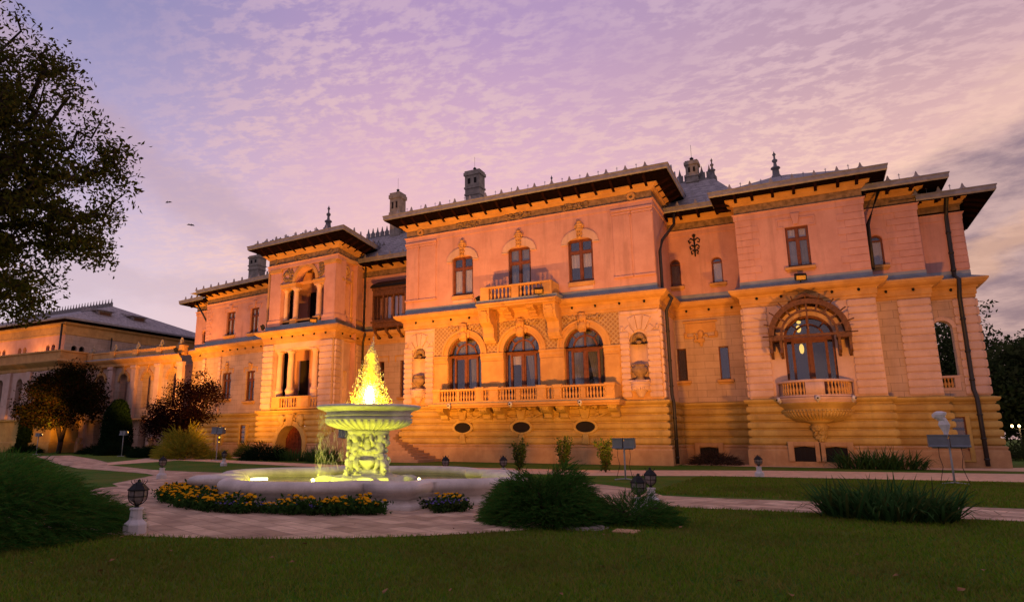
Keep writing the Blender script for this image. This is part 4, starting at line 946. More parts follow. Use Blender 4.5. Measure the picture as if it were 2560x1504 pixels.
# ---- down pipes
def pipe(pts, r=.11):
    mb = MB(); mb.tube(pts, r, 8)
    for p, q in zip(pts[:-1], pts[1:]):
        if abs(p[2]-q[2]) > 3:
            for t in (.25, .6, .9): c = Vector(p).lerp(Vector(q), t); mb.tube([c-Vector((0,0,.05)), c+Vector((0,0,.05))], r*1.25, 8)
    mb.build('down_pipe', 'pipe_metal', PAL)
pipe([(-7.05,43.7,16.3),(-7.1,43.9,15.6),(-7.45,41.2,13.8),(-7.55,40.75,13.0),(-7.55,40.75,10.6),(-7.0,40.6,9.9),(-7.4,40.75,9.2),(-7.4,40.75,4.1),(-7.3,40.6,3.6),(-7.3,40.6,.1)], .1)
pipe([(-33.2,44.9,16.4),(-33.35,45.0,15.6),(-33.4,45.05,10.7),(-32.9,44.6,10.2),(-33.4,45.0,9.5),(-33.4,45.0,3.9)], .095)
pipe([I_.p(1.5,1.3,15.2), I_.p(1.5,.3,14.6), I_.p(1.48,.16,14), I_.p(1.42,.16,10.6), I_.p(1.5,.8,10.3), I_.p(1.5,.2,9.4), I_.p(1.46,.2,4.2), I_.p(1.5,.5,3.7), I_.p(1.5,.55,.1)], .11)
pipe([(4.6,43.6,16.2),(4.5,43.7,15.7),(3.75,43.4,13.7),(3.72,43.4,11)], .1); pipe([(-55.2,45.6,15.2),(-54.0,45.7,13.6),(-53.4,45.9,12.6)], .09)
# ================================================================== far wing and arcade on the left
PAL2 = PAL
FW = thing('far_wing', 'farther palace wing with hipped grey slate roof and small dormers, partly behind the big tree', 'building', (-92, 50, 0))
def wl(nm, fr, s0, s1, z0, z1, ops, m, par, depth=.35):
    mb = MB(fr); wall(mb, s0, s1, z0, z1, ops, depth); return mb.build(nm, m, par)
f1 = Fr((-130,47), (-80,47)); f2 = Fr((-80,47), (-80,70))
tw = lambda s: [(s,s+.75,11.2,12.55,True), (s+1.15,s+1.9,11.2,12.55,True)]
wl('front_wall', f1, 0, 50, 0, 15.3, tw(46.2)+tw(40.0)+tw(35.2)+tw(30), 'upper_plaster', FW); wl('side_wall', f2, 0, 23, 0, 15.3, [(.9,1.6,10.6,12.4,True),(1.9,2.6,10.6,12.4,True)], 'lower_stone', FW)
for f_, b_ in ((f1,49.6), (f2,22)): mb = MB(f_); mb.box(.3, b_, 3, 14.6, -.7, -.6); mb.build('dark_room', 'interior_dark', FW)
pl = [(-130,47), (-80,47), (-80,70)]
mb = MB(); mb.sweep(pl, [(0,14.0),(.08,14.03),(.08,14.2),(0,14.24)]); mb.build('string_course', 'trim_stone', FW)
mb = MB(); mb.sweep(pl, [(0,14.2),(.02,15.1),(.25,15.25),(.35,15.35),(.35,15.5)]); mb.build('frieze', 'trim_stone', FW)
mb = MB(); mb.sweep(pl, [(.05,15.45),(.85,15.75),(.9,15.95)]); mb.build('soffit', 'soffit_wood', FW)
mb = MB(); mb.sweep(pl, [(.86,15.78),(.98,15.78),(1.0,16.02),(.8,16.04)]); mb.build('gutter', 'gutter_metal', FW)
rf = hip([(-130,46.05), (-79.05,46.05), (-79.05,71), (-130,71)], 15.98, ((-112,58), (-88,58)), 20.2, 'roof', FW)
cresting((-112,58,20.2), (-88,58,20.2), 1.0, .7, 'ridge_cresting', FW)
mb = MB(); mb.add([(-88,52,20),(-88,64,20.),(-84,66,18.6),(-84,52,18.)],[(0,1,2,3)]) if False else None
for yy in (53.5, 58.6):
    d = MB(); x0 = -82.6; d.box(x0-3, x0, 17.0, 18.2, -yy-1.0, -yy+1.0); d.prism([(x0-3.4,18.2),(x0+.5,18.2),(x0-3.4,19.0)], -yy-1.3, -yy+1.3); dm = d.build('dormer', 'roof_slate', FW)
    q = MB(); q.box(x0, x0+.04, 17.25, 18.05, -yy-.75, -yy+.75); q.build('shutter', 'canopy_wood', dm)
hp = hip([(-79,66), (-62,66), (-62,84), (-79,84)], 15.5, ((-72,75), (-68,75)), 21, 'back_roof', FW); cresting((-72,75,21), (-68,75,21), 1.0, .6, 'ridge_cresting', FW)
mb = MB(); mb.box(-78, -63, 8, 15.5, -83, -67); mb.build('back_wall', 'upper_plaster', FW)
mb = MB(); mb.tube([(-80.3,46.6,15.3),(-80.3,46.7,3)], .12, 7); mb.tube([(-79.7,52.9,14.3),(-79.7,52.9,11)], .1, 6); mb.build('down_pipe', 'pipe_metal', FW)

AR = thing('arcade_gallery', 'arcaded gallery with tall arches and statue parapet joining palace and far wing', 'arcade', (-66, 46, 0))
fa = Fr((-73,45.6), (-56.3,45.6))
bays = [8.0-1.0+.22, 11.05, 15.0]
ops = [(s-.68,s+.68,4.6,7.75,True) for s in (3.2, 7.2, 11.05, 15.0)]; lows = [(s-.6,s+.6,.6,3.3,True) for s in (3.4, 7.2, 11.05, 15.0)]
wl('wall', fa, 0, 16.7, 0, 9.3, ops+lows, 'lower_stone', AR, .7)
mb = MB(fa); mb.box(.1, 16.6, .2, 9.2, -1.8, -1.7); mb.build('back_wall', 'pier_stone', AR)
for s in (1.2, 5.2, 9.1, 12.95, 16.4):
    mb = MB(fa); mb.box(s-.38, s+.38, 3.5, 9.2, 0, .35, .03); mb.box(s-.5, s+.5, 0, 1.3, 0, .6, .04); mb.box(s-.44, s+.44, 1.3, 3.4, 0, .45, .04); mb.box(s-.46, s+.46, 8.9, 9.2, 0, .46, .03); mb.build('pilaster', 'pier_stone', AR)
for s in (3.2, 7.2, 11.05, 15.0):
    mb = MB(fa); mb.ring(s, 7.75, .68, .98, 0, .12, k=18); mb.prism([(s-.12,8.35),(s+.12,8.35),(s+.2,9.2),(s-.2,9.2)], 0, .22, .02)
    for sg in (-1, 1): mb.box(s+sg*.83-.15, s+sg*.83+.15, 7.55, 7.75, 0, .15, .02)
    mb.build('archivolt', 'trim_stone', AR)
for s in (3.2, 7.2, 11.05, 15.0): bust(fa, s, 8.95, 'trim_stone', 'keystone_bust', .6).parent = AR
for o in [x for x in PAL.children if x.name.startswith('keystone_bust')][3:]: pass
plan = [fa.p(0,0,0)[:2], fa.p(16.7,0,0)[:2]]
mb = MB(); mb.sweep(plan, [(0,3.3),(.35,3.34),(.4,3.45),(.1,3.6)]); mb.sweep(plan, [(0,9.1),(.4,9.2),(.45,9.5),(.6,9.6),(.8,9.8),(.84,9.95),(.0,10.3)], mats=[0,0,0,0,0,1]); mb.build('cornice', ['trim_stone','flashing'], AR)
mb = MB(fa); mb.box(0, 16.7, 9.9, 10.75, -.2, .25); mb.box(-.0, 16.7, 10.75, 10.9, -.3, .36, .03)
for s in (1.2, 5.2, 9.1, 12.95, 16.2): mb.box(s-.4, s+.4, 9.95, 10.95, -.3, .42, .03)
mb.build('parapet', 'trim_stone', AR)
# crouching statues and a fretted crest along the parapet
for i, s in enumerate((1.2, 5.2, 9.1, 12.95, 16.0)):
    mb = MB(fa); mb.blob((s,.05,11.1),(.34,.28,.22),9,6,.1,i); mb.blob((s+.12,.1,11.38),(.22,.2,.26),8,6,.1,i); mb.blob((s+.2,.16,11.62),(.13,.13,.14),8,6); mb.blob((s-.3,.05,11.15),(.16,.1,.12),7,5)
    for sg in (-1, 1): mb.tube([fa.p(s+.25,.1+sg*.12,11.4), fa.p(s+.34,.14+sg*.14,11.0)], .06, 5)
    st = mb.build('parapet_statue', 'chimney_stone'); setp(st, ['stone crouching beast statue on the arcade parapet, leftmost of five','stone crouching beast statue on the arcade parapet, second from the left','stone crouching beast statue on the middle of the arcade parapet','stone crouching beast statue on the arcade parapet, second from the palace','stone crouching beast statue where the arcade parapet meets the palace'][i], 'statue', 'statues along the arcade parapet')
mb = MB(fa)
for s in np.arange(.4, 12.6, .22): mb.prism([(s-.06,10.9),(s+.06,10.9),(s+.03,11.15),(s,11.3+.1*math.sin(s*9)),(s-.03,11.15)], -.06, -.02)
mb.build('parapet_crest', 'crest_metal', AR)
for s in (2.3, 6.4, 10.2, 14.0):
    mb = MB(fa); mb.box(s-.3, s+.3, 0, .9, .9, 1.5, .04); mb.lathe(s, 1.2, [(.2,.9),(.14,1.0),(.3,1.3),(.34,1.5),(.2,1.6),(0,1.6)], 10); mb.build('plinth_urn', 'base_stone', AR)
TP = thing('terrace_pavilion', 'low projecting pavilion with balustraded terrace at the far left behind the reddish tree', 'building', (-84, 46, 0))
ft = Fr((-99,42.4), (-72.6,42.4)); ft2 = Fr((-72.6,42.4), (-72.6,45.6))
to = [(s-.6,s+.6,4.4,7.6,True) for s in (3, 7, 11, 15, 19, 23)]
wl('wall', ft, 0, 26.4, 0, 9.2, to, 'pier_stone', TP, .6); wl('wall', ft2, 0, 3.2, 0, 9.2, [], 'pier_stone', TP)
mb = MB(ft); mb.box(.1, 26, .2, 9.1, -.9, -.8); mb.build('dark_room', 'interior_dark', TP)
pl = [ft.A, (-72.6,42.4), (-72.6,45.6)]
mb = MB(); mb.sweep(pl, [(.3,0),(.3,1.0),(.1,1.1),(.1,3.3),(.35,3.4),(.35,3.5),(0,3.6)]); mb.build('plinth', 'plinth_stone', TP)
mb = MB(); mb.sweep(pl, [(0,8.9),(.1,9.0),(.1,9.3),(.5,9.6),(.7,9.8),(.7,9.95),(0,10.1)]); mb.build('cornice', 'trim_stone', TP)
mb = MB(); mb.sweep(pl, [(.1,10),(.1,10.9),(.25,10.95),(.25,11.1),(-.2,11.1),(-.2,10)]); mb.build('parapet', 'trim_stone', TP)
for s in (1, 5, 9, 13, 17, 21, 25.6): mb = MB(ft); mb.box(s-.4, s+.4, 3.6, 8.9, 0, .25, .03); mb.build('pilaster', 'pier_stone', TP)
# ================================================================== paths
def paver(t, v, c, h):
    br = t.n('ShaderNodeTexBrick'); t.set(br.inputs['Vector'], t.map(v, rot=(0,0,R(20)))); br.inputs['Scale'].default_value = 1.
    br.inputs['Brick Width'].default_value = .8; br.inputs['Row Height'].default_value = .4; br.inputs['Mortar Size'].default_value = .012; br.inputs['Mortar Smooth'].default_value = .2
    br.inputs['Color1'].default_value = (1,1,1,1); br.inputs['Color2'].default_value = (.5,.46,.44,1); br.inputs['Mortar'].default_value = (.35,.33,.32,1)
    c = t.mix(.9, c, br.outputs[0], 'MULTIPLY')
    return c, t.math('ADD', t.math('MULTIPLY', br.outputs[1], -1.), t.math('MULTIPLY', h, .6))
mat('path_pavers', (.80,.57,.39), .85, .15, 1.6, .5, 9, col2=(.50,.34,.23), stain=.25, build=paver, fine=.25)
mat('path_far', (.74,.49,.33), .9, .12, 2.5, .3, 9, col2=(.54,.34,.22), fine=.2)
def turf(t, v, c, h):
    n1 = t.noise(v, .35, 5, .6); n2 = t.noise(t.map(v, sc=(1,1,1)), 3., 5, .65)
    c = t.mix(t.sm(n1, .38, .66), (.045,.135,.010,1), (.105,.150,.020,1)); c = t.mix(t.math('MULTIPLY', t.sm(n2, .48, .7), .75), c, (.15,.10,.035,1))
    return c, t.noise(v, 60, 4, .7)
mat('lawn', (.03,.05,.012), .95, bump=.8, build=turf, spec=.1)
sheet('lawn', [(-600,-60),(400,-60),(400,700),(-600,700)], 0, 'lawn')
FC = Vector((-11.6, 16.03, 0))
PCX, PCY, PR = -12., 16., 8.75
arc = lambda a0, a1, k: [(PCX+PR*math.cos(R(a0+(a1-a0)*i/k)), PCY+PR*math.sin(R(a0+(a1-a0)*i/k))) for i in range(k+1)]
sheet('plaza_path', arc(0, 357, 90), .012, 'path_pavers')
sheet('path', [(-4.6,16.5),(-2.4,16.5),(3.4,17.0),(14,17.2),(60,17),(60,20.2),(14,20.3),(3.9,19.9),(-2.6,19.4),(-5,19.6)], .008, 'path_pavers')
sheet('path', [(-18.5,11.0),(-19.1,13.7),(-22,15.2),(-25.3,19.4),(-26.9,20.2),(-34.8,21.9),(-42.5,25.3),(-60,34),(-60,37),(-48,31.5),(-40.6,27.6),(-37,25.1),(-29.6,22.6),(-26.6,22.2),(-18,22.6),(-15,16)], .008, 'path_pavers')
sheet('path', [(-37,25.0),(-40.6,27.5),(-44,32),(-52,41),(-50,42),(-41.5,35.6),(-39.5,31)], .004, 'path_far')
sheet('path', [(-41,33.0),(-26,29.3),(-8.7,28.2),(-3.8,30.5),(6.5,31.7),(60,35),(60,44),(8,38.7),(-2.2,36.7),(-10,32.9),(-26,32.),(-41,35.6)], .006, 'path_far')
sheet('path', [(-7.3,41.6),(-3.6,41.3),(9.6,41.6),(12,43),(30,47),(30,55),(12,50),(9.4,46.5),(6,44),(-7.3,44.9)], .005, 'path_far')
sheet('path', [(-46,39.6),(-41.4,38.6),(-33,37.6),(-33,39.5),(-41.4,40.9),(-46,41.3)], .005, 'path_far')

# ================================================================== fountain
def fst(t, v, c, h):
    return t.mix(t.math('MULTIPLY', t.sm(t.noise(v, 22, 4, .7), .52, .8), .5), c, (.30,.28,.25,1)), h
mat('fountain_stone', (.74,.66,.60), .7, .1, 1.4, .35, 26, col2=(.54,.47,.42), stain=.45, build=fst)
mat('fountain_marble', (.74,.72,.70), .6, .15, 2.5, .4, 30, col2=(.50,.49,.46), stain=.35)
FN = thing('fountain', 'white stone fountain with lobed basin, carved pedestal, raised bowl and yellow lit jet', 'fountain', FC)
th = R(-88)
out = []
for k in range(4):
    a = th+k*math.pi/2; ca, sa = math.cos(a), math.sin(a)
    loc = [(2.46+2.036*math.cos(R(t)), 2.036*math.sin(R(t))) for t in np.linspace(-73.3, 73.3, 33)]+[(3.12,3.12)]
    out += [(FC.x+x*ca-y*sa, FC.y+x*sa+y*ca) for x, y in loc]
out = out[::-1] if False else out
RIM_PR = [(.30,0),(.30,.10),(.24,.14),(.15,.17),(.12,.22),(.20,.26)]+[(.04+.27*math.cos(R(t)), .45+.17*math.sin(R(t))) for t in range(-50, 231, 20)]+[(-.20,.3),(-.22,.05)]
mb = MB(); mb.smooth = True; mb.sweep(out, RIM_PR, closed=True); rim_o = mb.build('basin_rim', 'fountain_stone', FN)
def weld(o, d=.0005):
    import bmesh
    b = bmesh.new(); b.from_mesh(o.data); bmesh.ops.remove_doubles(b, verts=b.verts, dist=d); bmesh.ops.recalc_face_normals(b, faces=b.faces); b.to_mesh(o.data); b.free()
weld(rim_o); 
wm = bpy.data.materials.new('pool_water'); wm.use_nodes = True; t = NT(wm.node_tree); b = wm.node_tree.nodes['Principled BSDF']
b.inputs['Base Color'].default_value = (.05,.055,.015,1); b.inputs['Roughness'].default_value = .08; b.inputs['Specular IOR Level'].default_value = .6
bp = t.n('ShaderNodeBump'); bp.inputs['Strength'].default_value = .35; bp.inputs['Distance'].default_value = .03; tcx = t.n('ShaderNodeTexCoord'); t.set(bp.inputs['Height'], t.noise(tcx.outputs['Object'], 7, 3)); t.set(b.inputs['Normal'], bp.outputs[0]); M['pool_water'] = wm
mb = MB(); mb.add([(FC.x+(x-FC.x)*.975, FC.y+(y-FC.y)*.975, .33) for x, y in out], [tuple(range(len(out)))]); mb.build('water', 'pool_water', FN)
# pedestal
lfr = type('L', (), {'p': lambda s, a, n, z: (FC.x+a, FC.y+n, z)})()
mb = MB(lfr); mb.lathe(0, 0, [(1.35,.2),(1.35,.36),(1.15,.4),(1.1,.5),(.72,.56),(.72,.6)], 8, R(22), R(382), True)
for k in range(4):
    a = R(-58+90*k); c, s = math.cos(a), math.sin(a); mb.blob((c*1.15, s*1.15, .42), (.34,.34,.13), 10, 5, .1, k)
mb.build('pedestal_base', 'fountain_marble', FN)
mb = MB(lfr); mb.lathe(0, 0, [(.62,.58),(.6,.68),(.34,.74),(.3,.8),(.36,.95),(.44,1.1),(.42,1.3),(.36,1.5),(.46,1.62),(.6,1.72),(.62,1.8),(.4,1.84)], 20); mb.build('pedestal_shaft', 'fountain_marble', FN)
q = random.Random(5)
for k in range(4):
    a = R(-13+90*k); ca, sa = math.cos(a), math.sin(a); pf = lambda r, z, t=0.: (FC.x+r*ca-t*sa, FC.y+r*sa+t*ca, z)
    fr_ = type('L', (), {'p': lambda s, r, t, z, ca=ca, sa=sa: (FC.x+r*ca-t*sa, FC.y+r*sa+t*ca, z)})(); mb = MB(fr_)
    mb.blob((.42,0,1.28),(.17,.16,.24),10,7,.08,k); mb.blob((.47,0,1.04),(.18,.17,.16),10,6,.08,k+9); mb.blob((.47,0,1.6),(.13,.13,.16),10,7); mb.blob((.41,0,1.68),(.17,.17,.1),9,5,.2,k)
    for sg in (-1, 1):
        mb.tube([pf(.42,1.45,sg*.14), pf(.5,1.4,sg*.26), pf(.48,1.58,sg*.33), pf(.44,1.74,sg*.3)], [.07,.065,.055,.05], 7)
        mb.tube([pf(.5,1.0,sg*.1), pf(.6,.82,sg*.16), pf(.52,.68,sg*.22), pf(.62,.6,sg*.2)], [.1,.085,.06,.07], 7)
    mb.tube([pf(.5,.95), pf(.68,.8), pf(.62,.62), pf(.74,.56), pf(.8,.7), pf(.72,.76)], [.11,.1,.08,.07,.06,.04], 7)
    for i in range(26): mb.blob((.44+q.uniform(-.05,.16), q.uniform(-.3,.3), q.uniform(.62,1.75)), (q.uniform(.04,.085),)*3, 6, 4, .3, i+k*40)
    mb.build('carved_figure', 'fountain_marble', FN)
    a2 = a+math.pi/4; c2, s2 = math.cos(a2), math.sin(a2); fr2 = type('L', (), {'p': lambda s, r, t, z, ca=c2, sa=s2: (FC.x+r*ca-t*sa, FC.y+r*sa+t*ca, z)})(); mb = MB(fr2)
    mb.lathe(.42, 0, [(.14,.6),(.2,.62),(.1,.7),(.12,.76),(.22,.86),(.26,.96),(.24,.98)], 12)
    for i in range(9): t_ = (i-4)/4; mb.blob((.46-.05*abs(t_), t_*.34, 1.2+.12*t_*t_), (.06,.06,.06), 7, 5, .2, i)
    mb.blob((.42,0,1.38),(.1,.13,.16),8,6); mb.blob((.48,0,1.5),(.08,.09,.1),8,6)
    mb.build('carved_urn', 'fountain_marble', FN)
mb = MB(lfr); mb.lathe(0, 0, [(.4,1.78),(.62,1.82),(.95,1.9),(1.16,1.99),(1.27,2.08),(1.29,2.13),(1.24,2.16),(1.24,2.19),(1.29,2.2),(1.29,2.24),(1.22,2.26),(1.24,2.31),(1.34,2.37),(1.48,2.41),(1.53,2.45),(1.53,2.49),(1.48,2.515),(1.4,2.51),(1.3,2.45),(1.0,2.38),(0,2.36)], 64)
for j in range(40):
    a = 2*math.pi*j/40; c, s = math.cos(a), math.sin(a); mb.tube([lfr.p(r*c, r*s, z) for r, z in ((.6,1.81),(.95,1.895),(1.17,1.99),(1.265,2.075))], [.02,.035,.05,.04], 5)
mb.build('bowl', 'fountain_marble', FN)
mb = MB(lfr); mb.lathe(0, 0, [(0,2.46),(1.36,2.47)], 40); mb.build('bowl_water', 'pool_water', FN)
# spray: drops and short streaks
sm_ = bpy.data.materials.new('spray'); sm_.use_nodes = True; t = NT(sm_.node_tree); nt = sm_.node_tree; o = nt.nodes['Material Output']
d1 = t.n('ShaderNodeBsdfDiffuse'); d1.inputs[0].default_value = (.85,.85,.82,1); d2 = t.n('ShaderNodeBsdfTranslucent'); d2.inputs[0].default_value = (.85,.85,.82,1)
x1 = t.n('ShaderNodeMixShader'); x1.inputs[0].default_value = .6; t.set(x1.inputs[1], d1.outputs[0]); t.set(x1.inputs[2], d2.outputs[0]); x2 = t.n('ShaderNodeMixShader'); x2.inputs[0].default_value = .3
tr = t.n('ShaderNodeBsdfTransparent'); t.set(x2.inputs[1], x1.outputs[0]); t.set(x2.inputs[2], tr.outputs[0]); t.set(o.inputs[0], x2.outputs[0]); M['spray'] = sm_
def drops(pts, ln, w):
    pts = np.asarray(pts); n = len(pts); rg = np.random.default_rng(3)
    ang = rg.uniform(0, 6.28, n); tl = rg.normal(0, .25, (n,3)); tl[:,2] = 1; tl /= np.linalg.norm(tl,axis=1)[:,None]
    sx = np.stack([np.cos(ang), np.sin(ang), np.zeros(n)], 1); L = ln*rg.uniform(.4,1.5,(n,1)); Wd = w*rg.uniform(.5,1.4,(n,1))
    sy = np.cross(sx, tl)
    V = np.stack([pts-tl*L/2, pts+sx*Wd/2, pts+sy*Wd/2, pts-sx*Wd/2, pts-sy*Wd/2, pts+tl*L/2], 1).reshape(-1,3)
    F = []
    base = np.arange(n)[:,None]*6
    for f in ((0,2,1),(0,3,2),(0,4,3),(0,1,4),(5,1,2),(5,2,3),(5,3,4),(5,4,1)): F.append(base+np.array(f))
    return V, np.concatenate(F)
rg = np.random.default_rng(11); N_ = 8500
u_ = rg.uniform(0, 1, N_)**1.5; z = 2.46+1.98*u_; sk = rg.integers(0,13,N_); hk = np.array([1.0,.93,.86,.8,.72,.64,.7,.55,.5,.6,.45,.82,.4])[sk]; oa = sk*2.4; z = 2.46+1.98*u_*hk; rr = (.42*(1-u_)**.8+.03)*np.abs(rg.normal(0,.45,N_)); an = rg.uniform(0,6.28,N_)
z += .12*np.sin(an*4+1)*u_
lean = .06*u_; off = (.05+.3*(1-hk))*(1-.35*u_)
pts = np.stack([FC.x+rr*np.cos(an)+lean+off*np.cos(oa), FC.y+rr*np.sin(an)+off*np.sin(oa), z], 1)
V1, F1 = drops(pts[:4200], .06, .026); V2, F2 = drops(pts[4200:], .2, .011)
a3 = rg.uniform(0,6.28,900); u3 = rg.uniform(0,1,900)**1.6; r3 = (.62*(1-u3)**.9+.06)*rg.uniform(.75,1.15,900)
V3, F3 = drops(np.stack([FC.x+r3*np.cos(a3), FC.y+r3*np.sin(a3), 2.46+1.75*u3], 1), .05, .03); V2, F2 = np.concatenate([V2, V3]), np.concatenate([F2, F3+len(V2)])
me = np_mesh('water_jet', np.concatenate([V1, V2]), np.concatenate([F1, F2+len(V1)]), 'spray'); J = link('water_jet', me, FN); setp(J, kind='stuff')
N_ = 520; an = rg.uniform(R(160), R(290), N_); pts = np.stack([FC.x+(1.42+rg.normal(0,.07,N_))*np.cos(an), FC.y+(1.42+rg.normal(0,.07,N_))*np.sin(an), .35+2.0*rg.uniform(0,1,N_)], 1)
me = np_mesh('falling_water', *drops(pts, .22, .006), 'spray'); J = link('falling_water', me, FN); setp(J, kind='stuff')
mat('jet_glow_core', (1,.9,.5), emit=(1,.80,.2,70)); mat('pool_lamp', (1,.95,.7), emit=(1,.93,.45,6))
mb = MB(lfr); mb.blob((.15,-.21,2.78),(.10,.10,.30),12,8); jl = mb.build('jet_glow_core', 'jet_glow_core', FN)  # glowing blob added for the brightly lit water at the jet's heart
def plight(nm, p, e, col, par, r=.06):
    l = bpy.data.lights.new(nm, 'POINT'); l.energy = e; l.color = col; l.shadow_soft_size = r
    o = bpy.data.objects.new(nm, l); COL.objects.link(o); o.parent = par; o.location = Vector(p)-WL[par]; return o
for z, e, dx_, f_ in ((2.58,120,-.3,.2), (2.58,120,.3,.2), (2.95,130,0,.28), (3.35,40,0,.28), (3.95,22,0,.25)): plight('jet_fill_light', (FC.x+dx_*.8+.585*f_,FC.y-.81*f_+dx_*.58,z), e, (1,.52,.0), FN, .1)  # lights without fixtures, added inside the spray to make it glow
mb = MB(); lp = Vector((-16.0, 12.75, .40))
for i, (x, y, e) in enumerate(((-12.6,14.3,112), (-10.6,14.6,66), (-13.6,16.0,16), (-11.0,17.9,14))):
    lm = MB(); lm.lathe(x, -y, [(.05,.3),(.06,.34),(.04,.37),(0,.38)], 10); lm.build('pool_lamp', 'pool_lamp', FN); plight('pool_light', (x,y,.46), e, (.95,.92,.04), FN)
lm = MB(); lm.tube([(-14.90,14.74,.39),(-14.56,15.08,.39)], .035, 8); lm.build('pool_lamp', 'pool_lamp', FN); plight('pool_light', (-14.6,14.8,.5), 18, (1,.9,.4), FN)

# ================================================================== bollard lanterns
BOL = thing('bollard_lantern', 'x', 'lantern', (0,0,0), 'garden bollard lanterns')
mb = MB(); mb.lathe(0, 0, [(.19,0),(.19,.14),(.18,.16),(.11,.22),(.105,.24),(.095,.38),(.115,.385),(.115,.41),(.06,.42)], 8, R(22.5), R(382.5), True); mb.build('pedestal', 'pedestal_white', BOL)
mb = MB(); mb.lathe(0, 0, [(.05,.41),(.03,.44),(.035,.47)], 8); k6 = 6
for i in range(6):
    a = 2*math.pi*i/6; c, s = math.cos(a), math.sin(a)
    mb.tube([(.02*c,.02*s,.45),(.08*c,.08*s,.485),(.135*c,.135*s,.54),(.15*c,.15*s,.6),(.15*c,.15*s,.7)], .009, 5)
    mb.tube([(.09*c,.09*s,.8),(.115*c,.115*s,.83),(.13*c,.13*s,.86),(.118*c,.118*s,.875)], .006, 4)
for r, z0, z1 in ((.155,.595,.61), (.158,.695,.72)): mb.lathe(0, 0, [(r-.02,z0),(r,z0),(r,z1),(r-.02,z1),(r-.02,z0)], 6, 0, 2*math.pi, True)
mb.lathe(0, 0, [(.175,.7),(.175,.715),(.085,.81),(.07,.815),(.03,.84),(.028,.87),(0,.89)], 6, 0, 2*math.pi, True); mb.build('cage', 'dark_iron', BOL)
mb = MB(); mb.lathe(0, 0, [(.02,.47),(.125,.545),(.14,.6),(.14,.7)], 6, 0, 2*math.pi, True); mb.build('glass', 'lantern_glass', BOL)
BPOS = [((-10.36,7.66), 'black lantern on a white octagonal pedestal beside the big foreground juniper, nearest of the lanterns'),
 ((-22.9,17.9), 'black lantern on a white pedestal standing on the paving left of the fountain basin'),
 ((-30.2,27.7), 'black lantern on the lawn behind the left end of the fountain basin, below a floodlight'),
 ((-13.08,23.3), 'small black lantern behind the right half of the fountain basin, left of a similar one'),
 ((-11.07,24.4), 'small black lantern behind the fountain basin just left of the green shrubs'),
 ((-3.3,13.9), 'black lantern rising out of the low right end of the foreground juniper'),
 ((-3.63,16.5), 'black lantern on a white pedestal at the path corner just behind the juniper'),
 ((-2.3,30.9), 'distant black lantern at the edge of the straight path before the balcony with wooden canopy')]
for i, (p, lb) in enumerate(BPOS):
    o = BOL if i == 0 else copy_tree(BOL); o.location = (p[0], p[1], .012 if i in (0,1,6) else 0.); o['label'] = lb
    o.rotation_euler.z = .3*i
    if i in (3,4): o.scale = (1,1,1.02)

# ================================================================== floodlights on stands
def flood(loc, lb, w, h, zt, e, aim, cov=False, ang=118):
    T = thing('floodlight_stand', lb, 'floodlight', (loc[0],loc[1],0), 'floodlights on garden stands')
    X, Y = loc; mb = MB(); mb.tube([(X,Y,.03),(X,Y,zt-h*.3)], .032, 8); mb.tube([(X-w*.9,Y,zt-h-.02),(X+w*.9,Y,zt-h-.02)], .02, 6); mb.build('pole', 'pole_paint', T)
    mb = MB(); mb.tube([(X-.38,Y-.14,.02),(X,Y,.06),(X+.4,Y-.1,.02)], .022, 6); mb.tube([(X,Y,.06),(X+.05,Y+.4,.02)], .022, 6); mb.build('foot', 'pole_paint', T)
    for sg in (-1, 1):
        hx = X+sg*(w*.52+.03); fr = Fr((hx-1,Y), (hx+1,Y)); mb = MB(fr); s0, s1 = 1-w/2, 1+w/2
        mb.sidep([(.10,zt),(.02,zt-.0),(-.12,zt-.02),(-.2,zt-h*.9),(-.05,zt-h),(.06,zt-h*.92),(.16,zt-h),(.2,zt-h*.96),(.12,zt-h*.8)], s0, s1); mb.box(s0-.01, s1+.01, zt-.03, zt+.02, -.14, .12); hd = mb.build('lamp_head', 'grey_metal', T)
        mb = MB(fr); mb.sidep([(-.16,zt-.06),(-.2,zt-h*.86),(-.205,zt-h*.86),(-.165,zt-.06)], s0+.03, s1-.03); mb.build('lit_lens', 'flood_lens', hd)
        mb = MB(); mb.tube([(hx,Y-.05,zt-h),(hx+.02*sg,Y-.06,zt-h-.3),(hx-.05*sg,Y-.05,zt*.35),(hx+.1*sg,Y-.1,.02)], .01, 5); mb.build('cable', 'cable', T)
        l = bpy.data.lights.new('floodlight_lamp', 'SPOT'); l.energy = e*FL; l.spot_size = R(ang); l.spot_blend = 1.; l.color = (1,.36,.035); l.shadow_soft_size = .18
        o = bpy.data.objects.new('floodlight_lamp', l); COL.objects.link(o); o.parent = T; o.location = (sg*(w*.52+.03), .32, zt-h*.5)
        o.rotation_euler = (Vector(aim)-Vector((hx,Y+.32,zt-h*.5))).to_track_quat('-Z','Y').to_euler()
    if cov:
        mb = MB(); k = 9; v = []
        prof = [(.05,zt-.1),(.07,zt+.1),(.1,zt+.22),(.15,zt+.36),(.13,zt+.5),(.17,zt+.62),(.2,zt+.72),(.17,zt+.8),(.06,zt+.84)]
        for j, (r, z) in enumerate(prof):
            for i in range(k): a = 2*math.pi*i/k; v.append((X-.05-(.1 if j > 4 else 0)+r*1.1*math.cos(a)*(1+.25*math.sin(i*2.3+j)), Y+r*.8*math.sin(a), z))
        mb.add(v, [(j*k+i, j*k+(i+1)%k, (j+1)*k+(i+1)%k, (j+1)*k+i) for j in range(len(prof)-1) for i in range(k)]+[tuple(range(k))[::-1], tuple((len(prof)-1)*k+i for i in range(k))])
        mb.build('plastic_cover', 'white_cover', T)
FL = 1.75
mat('flood_lens', (1,.6,.2), emit=(1,.5,.12,14))
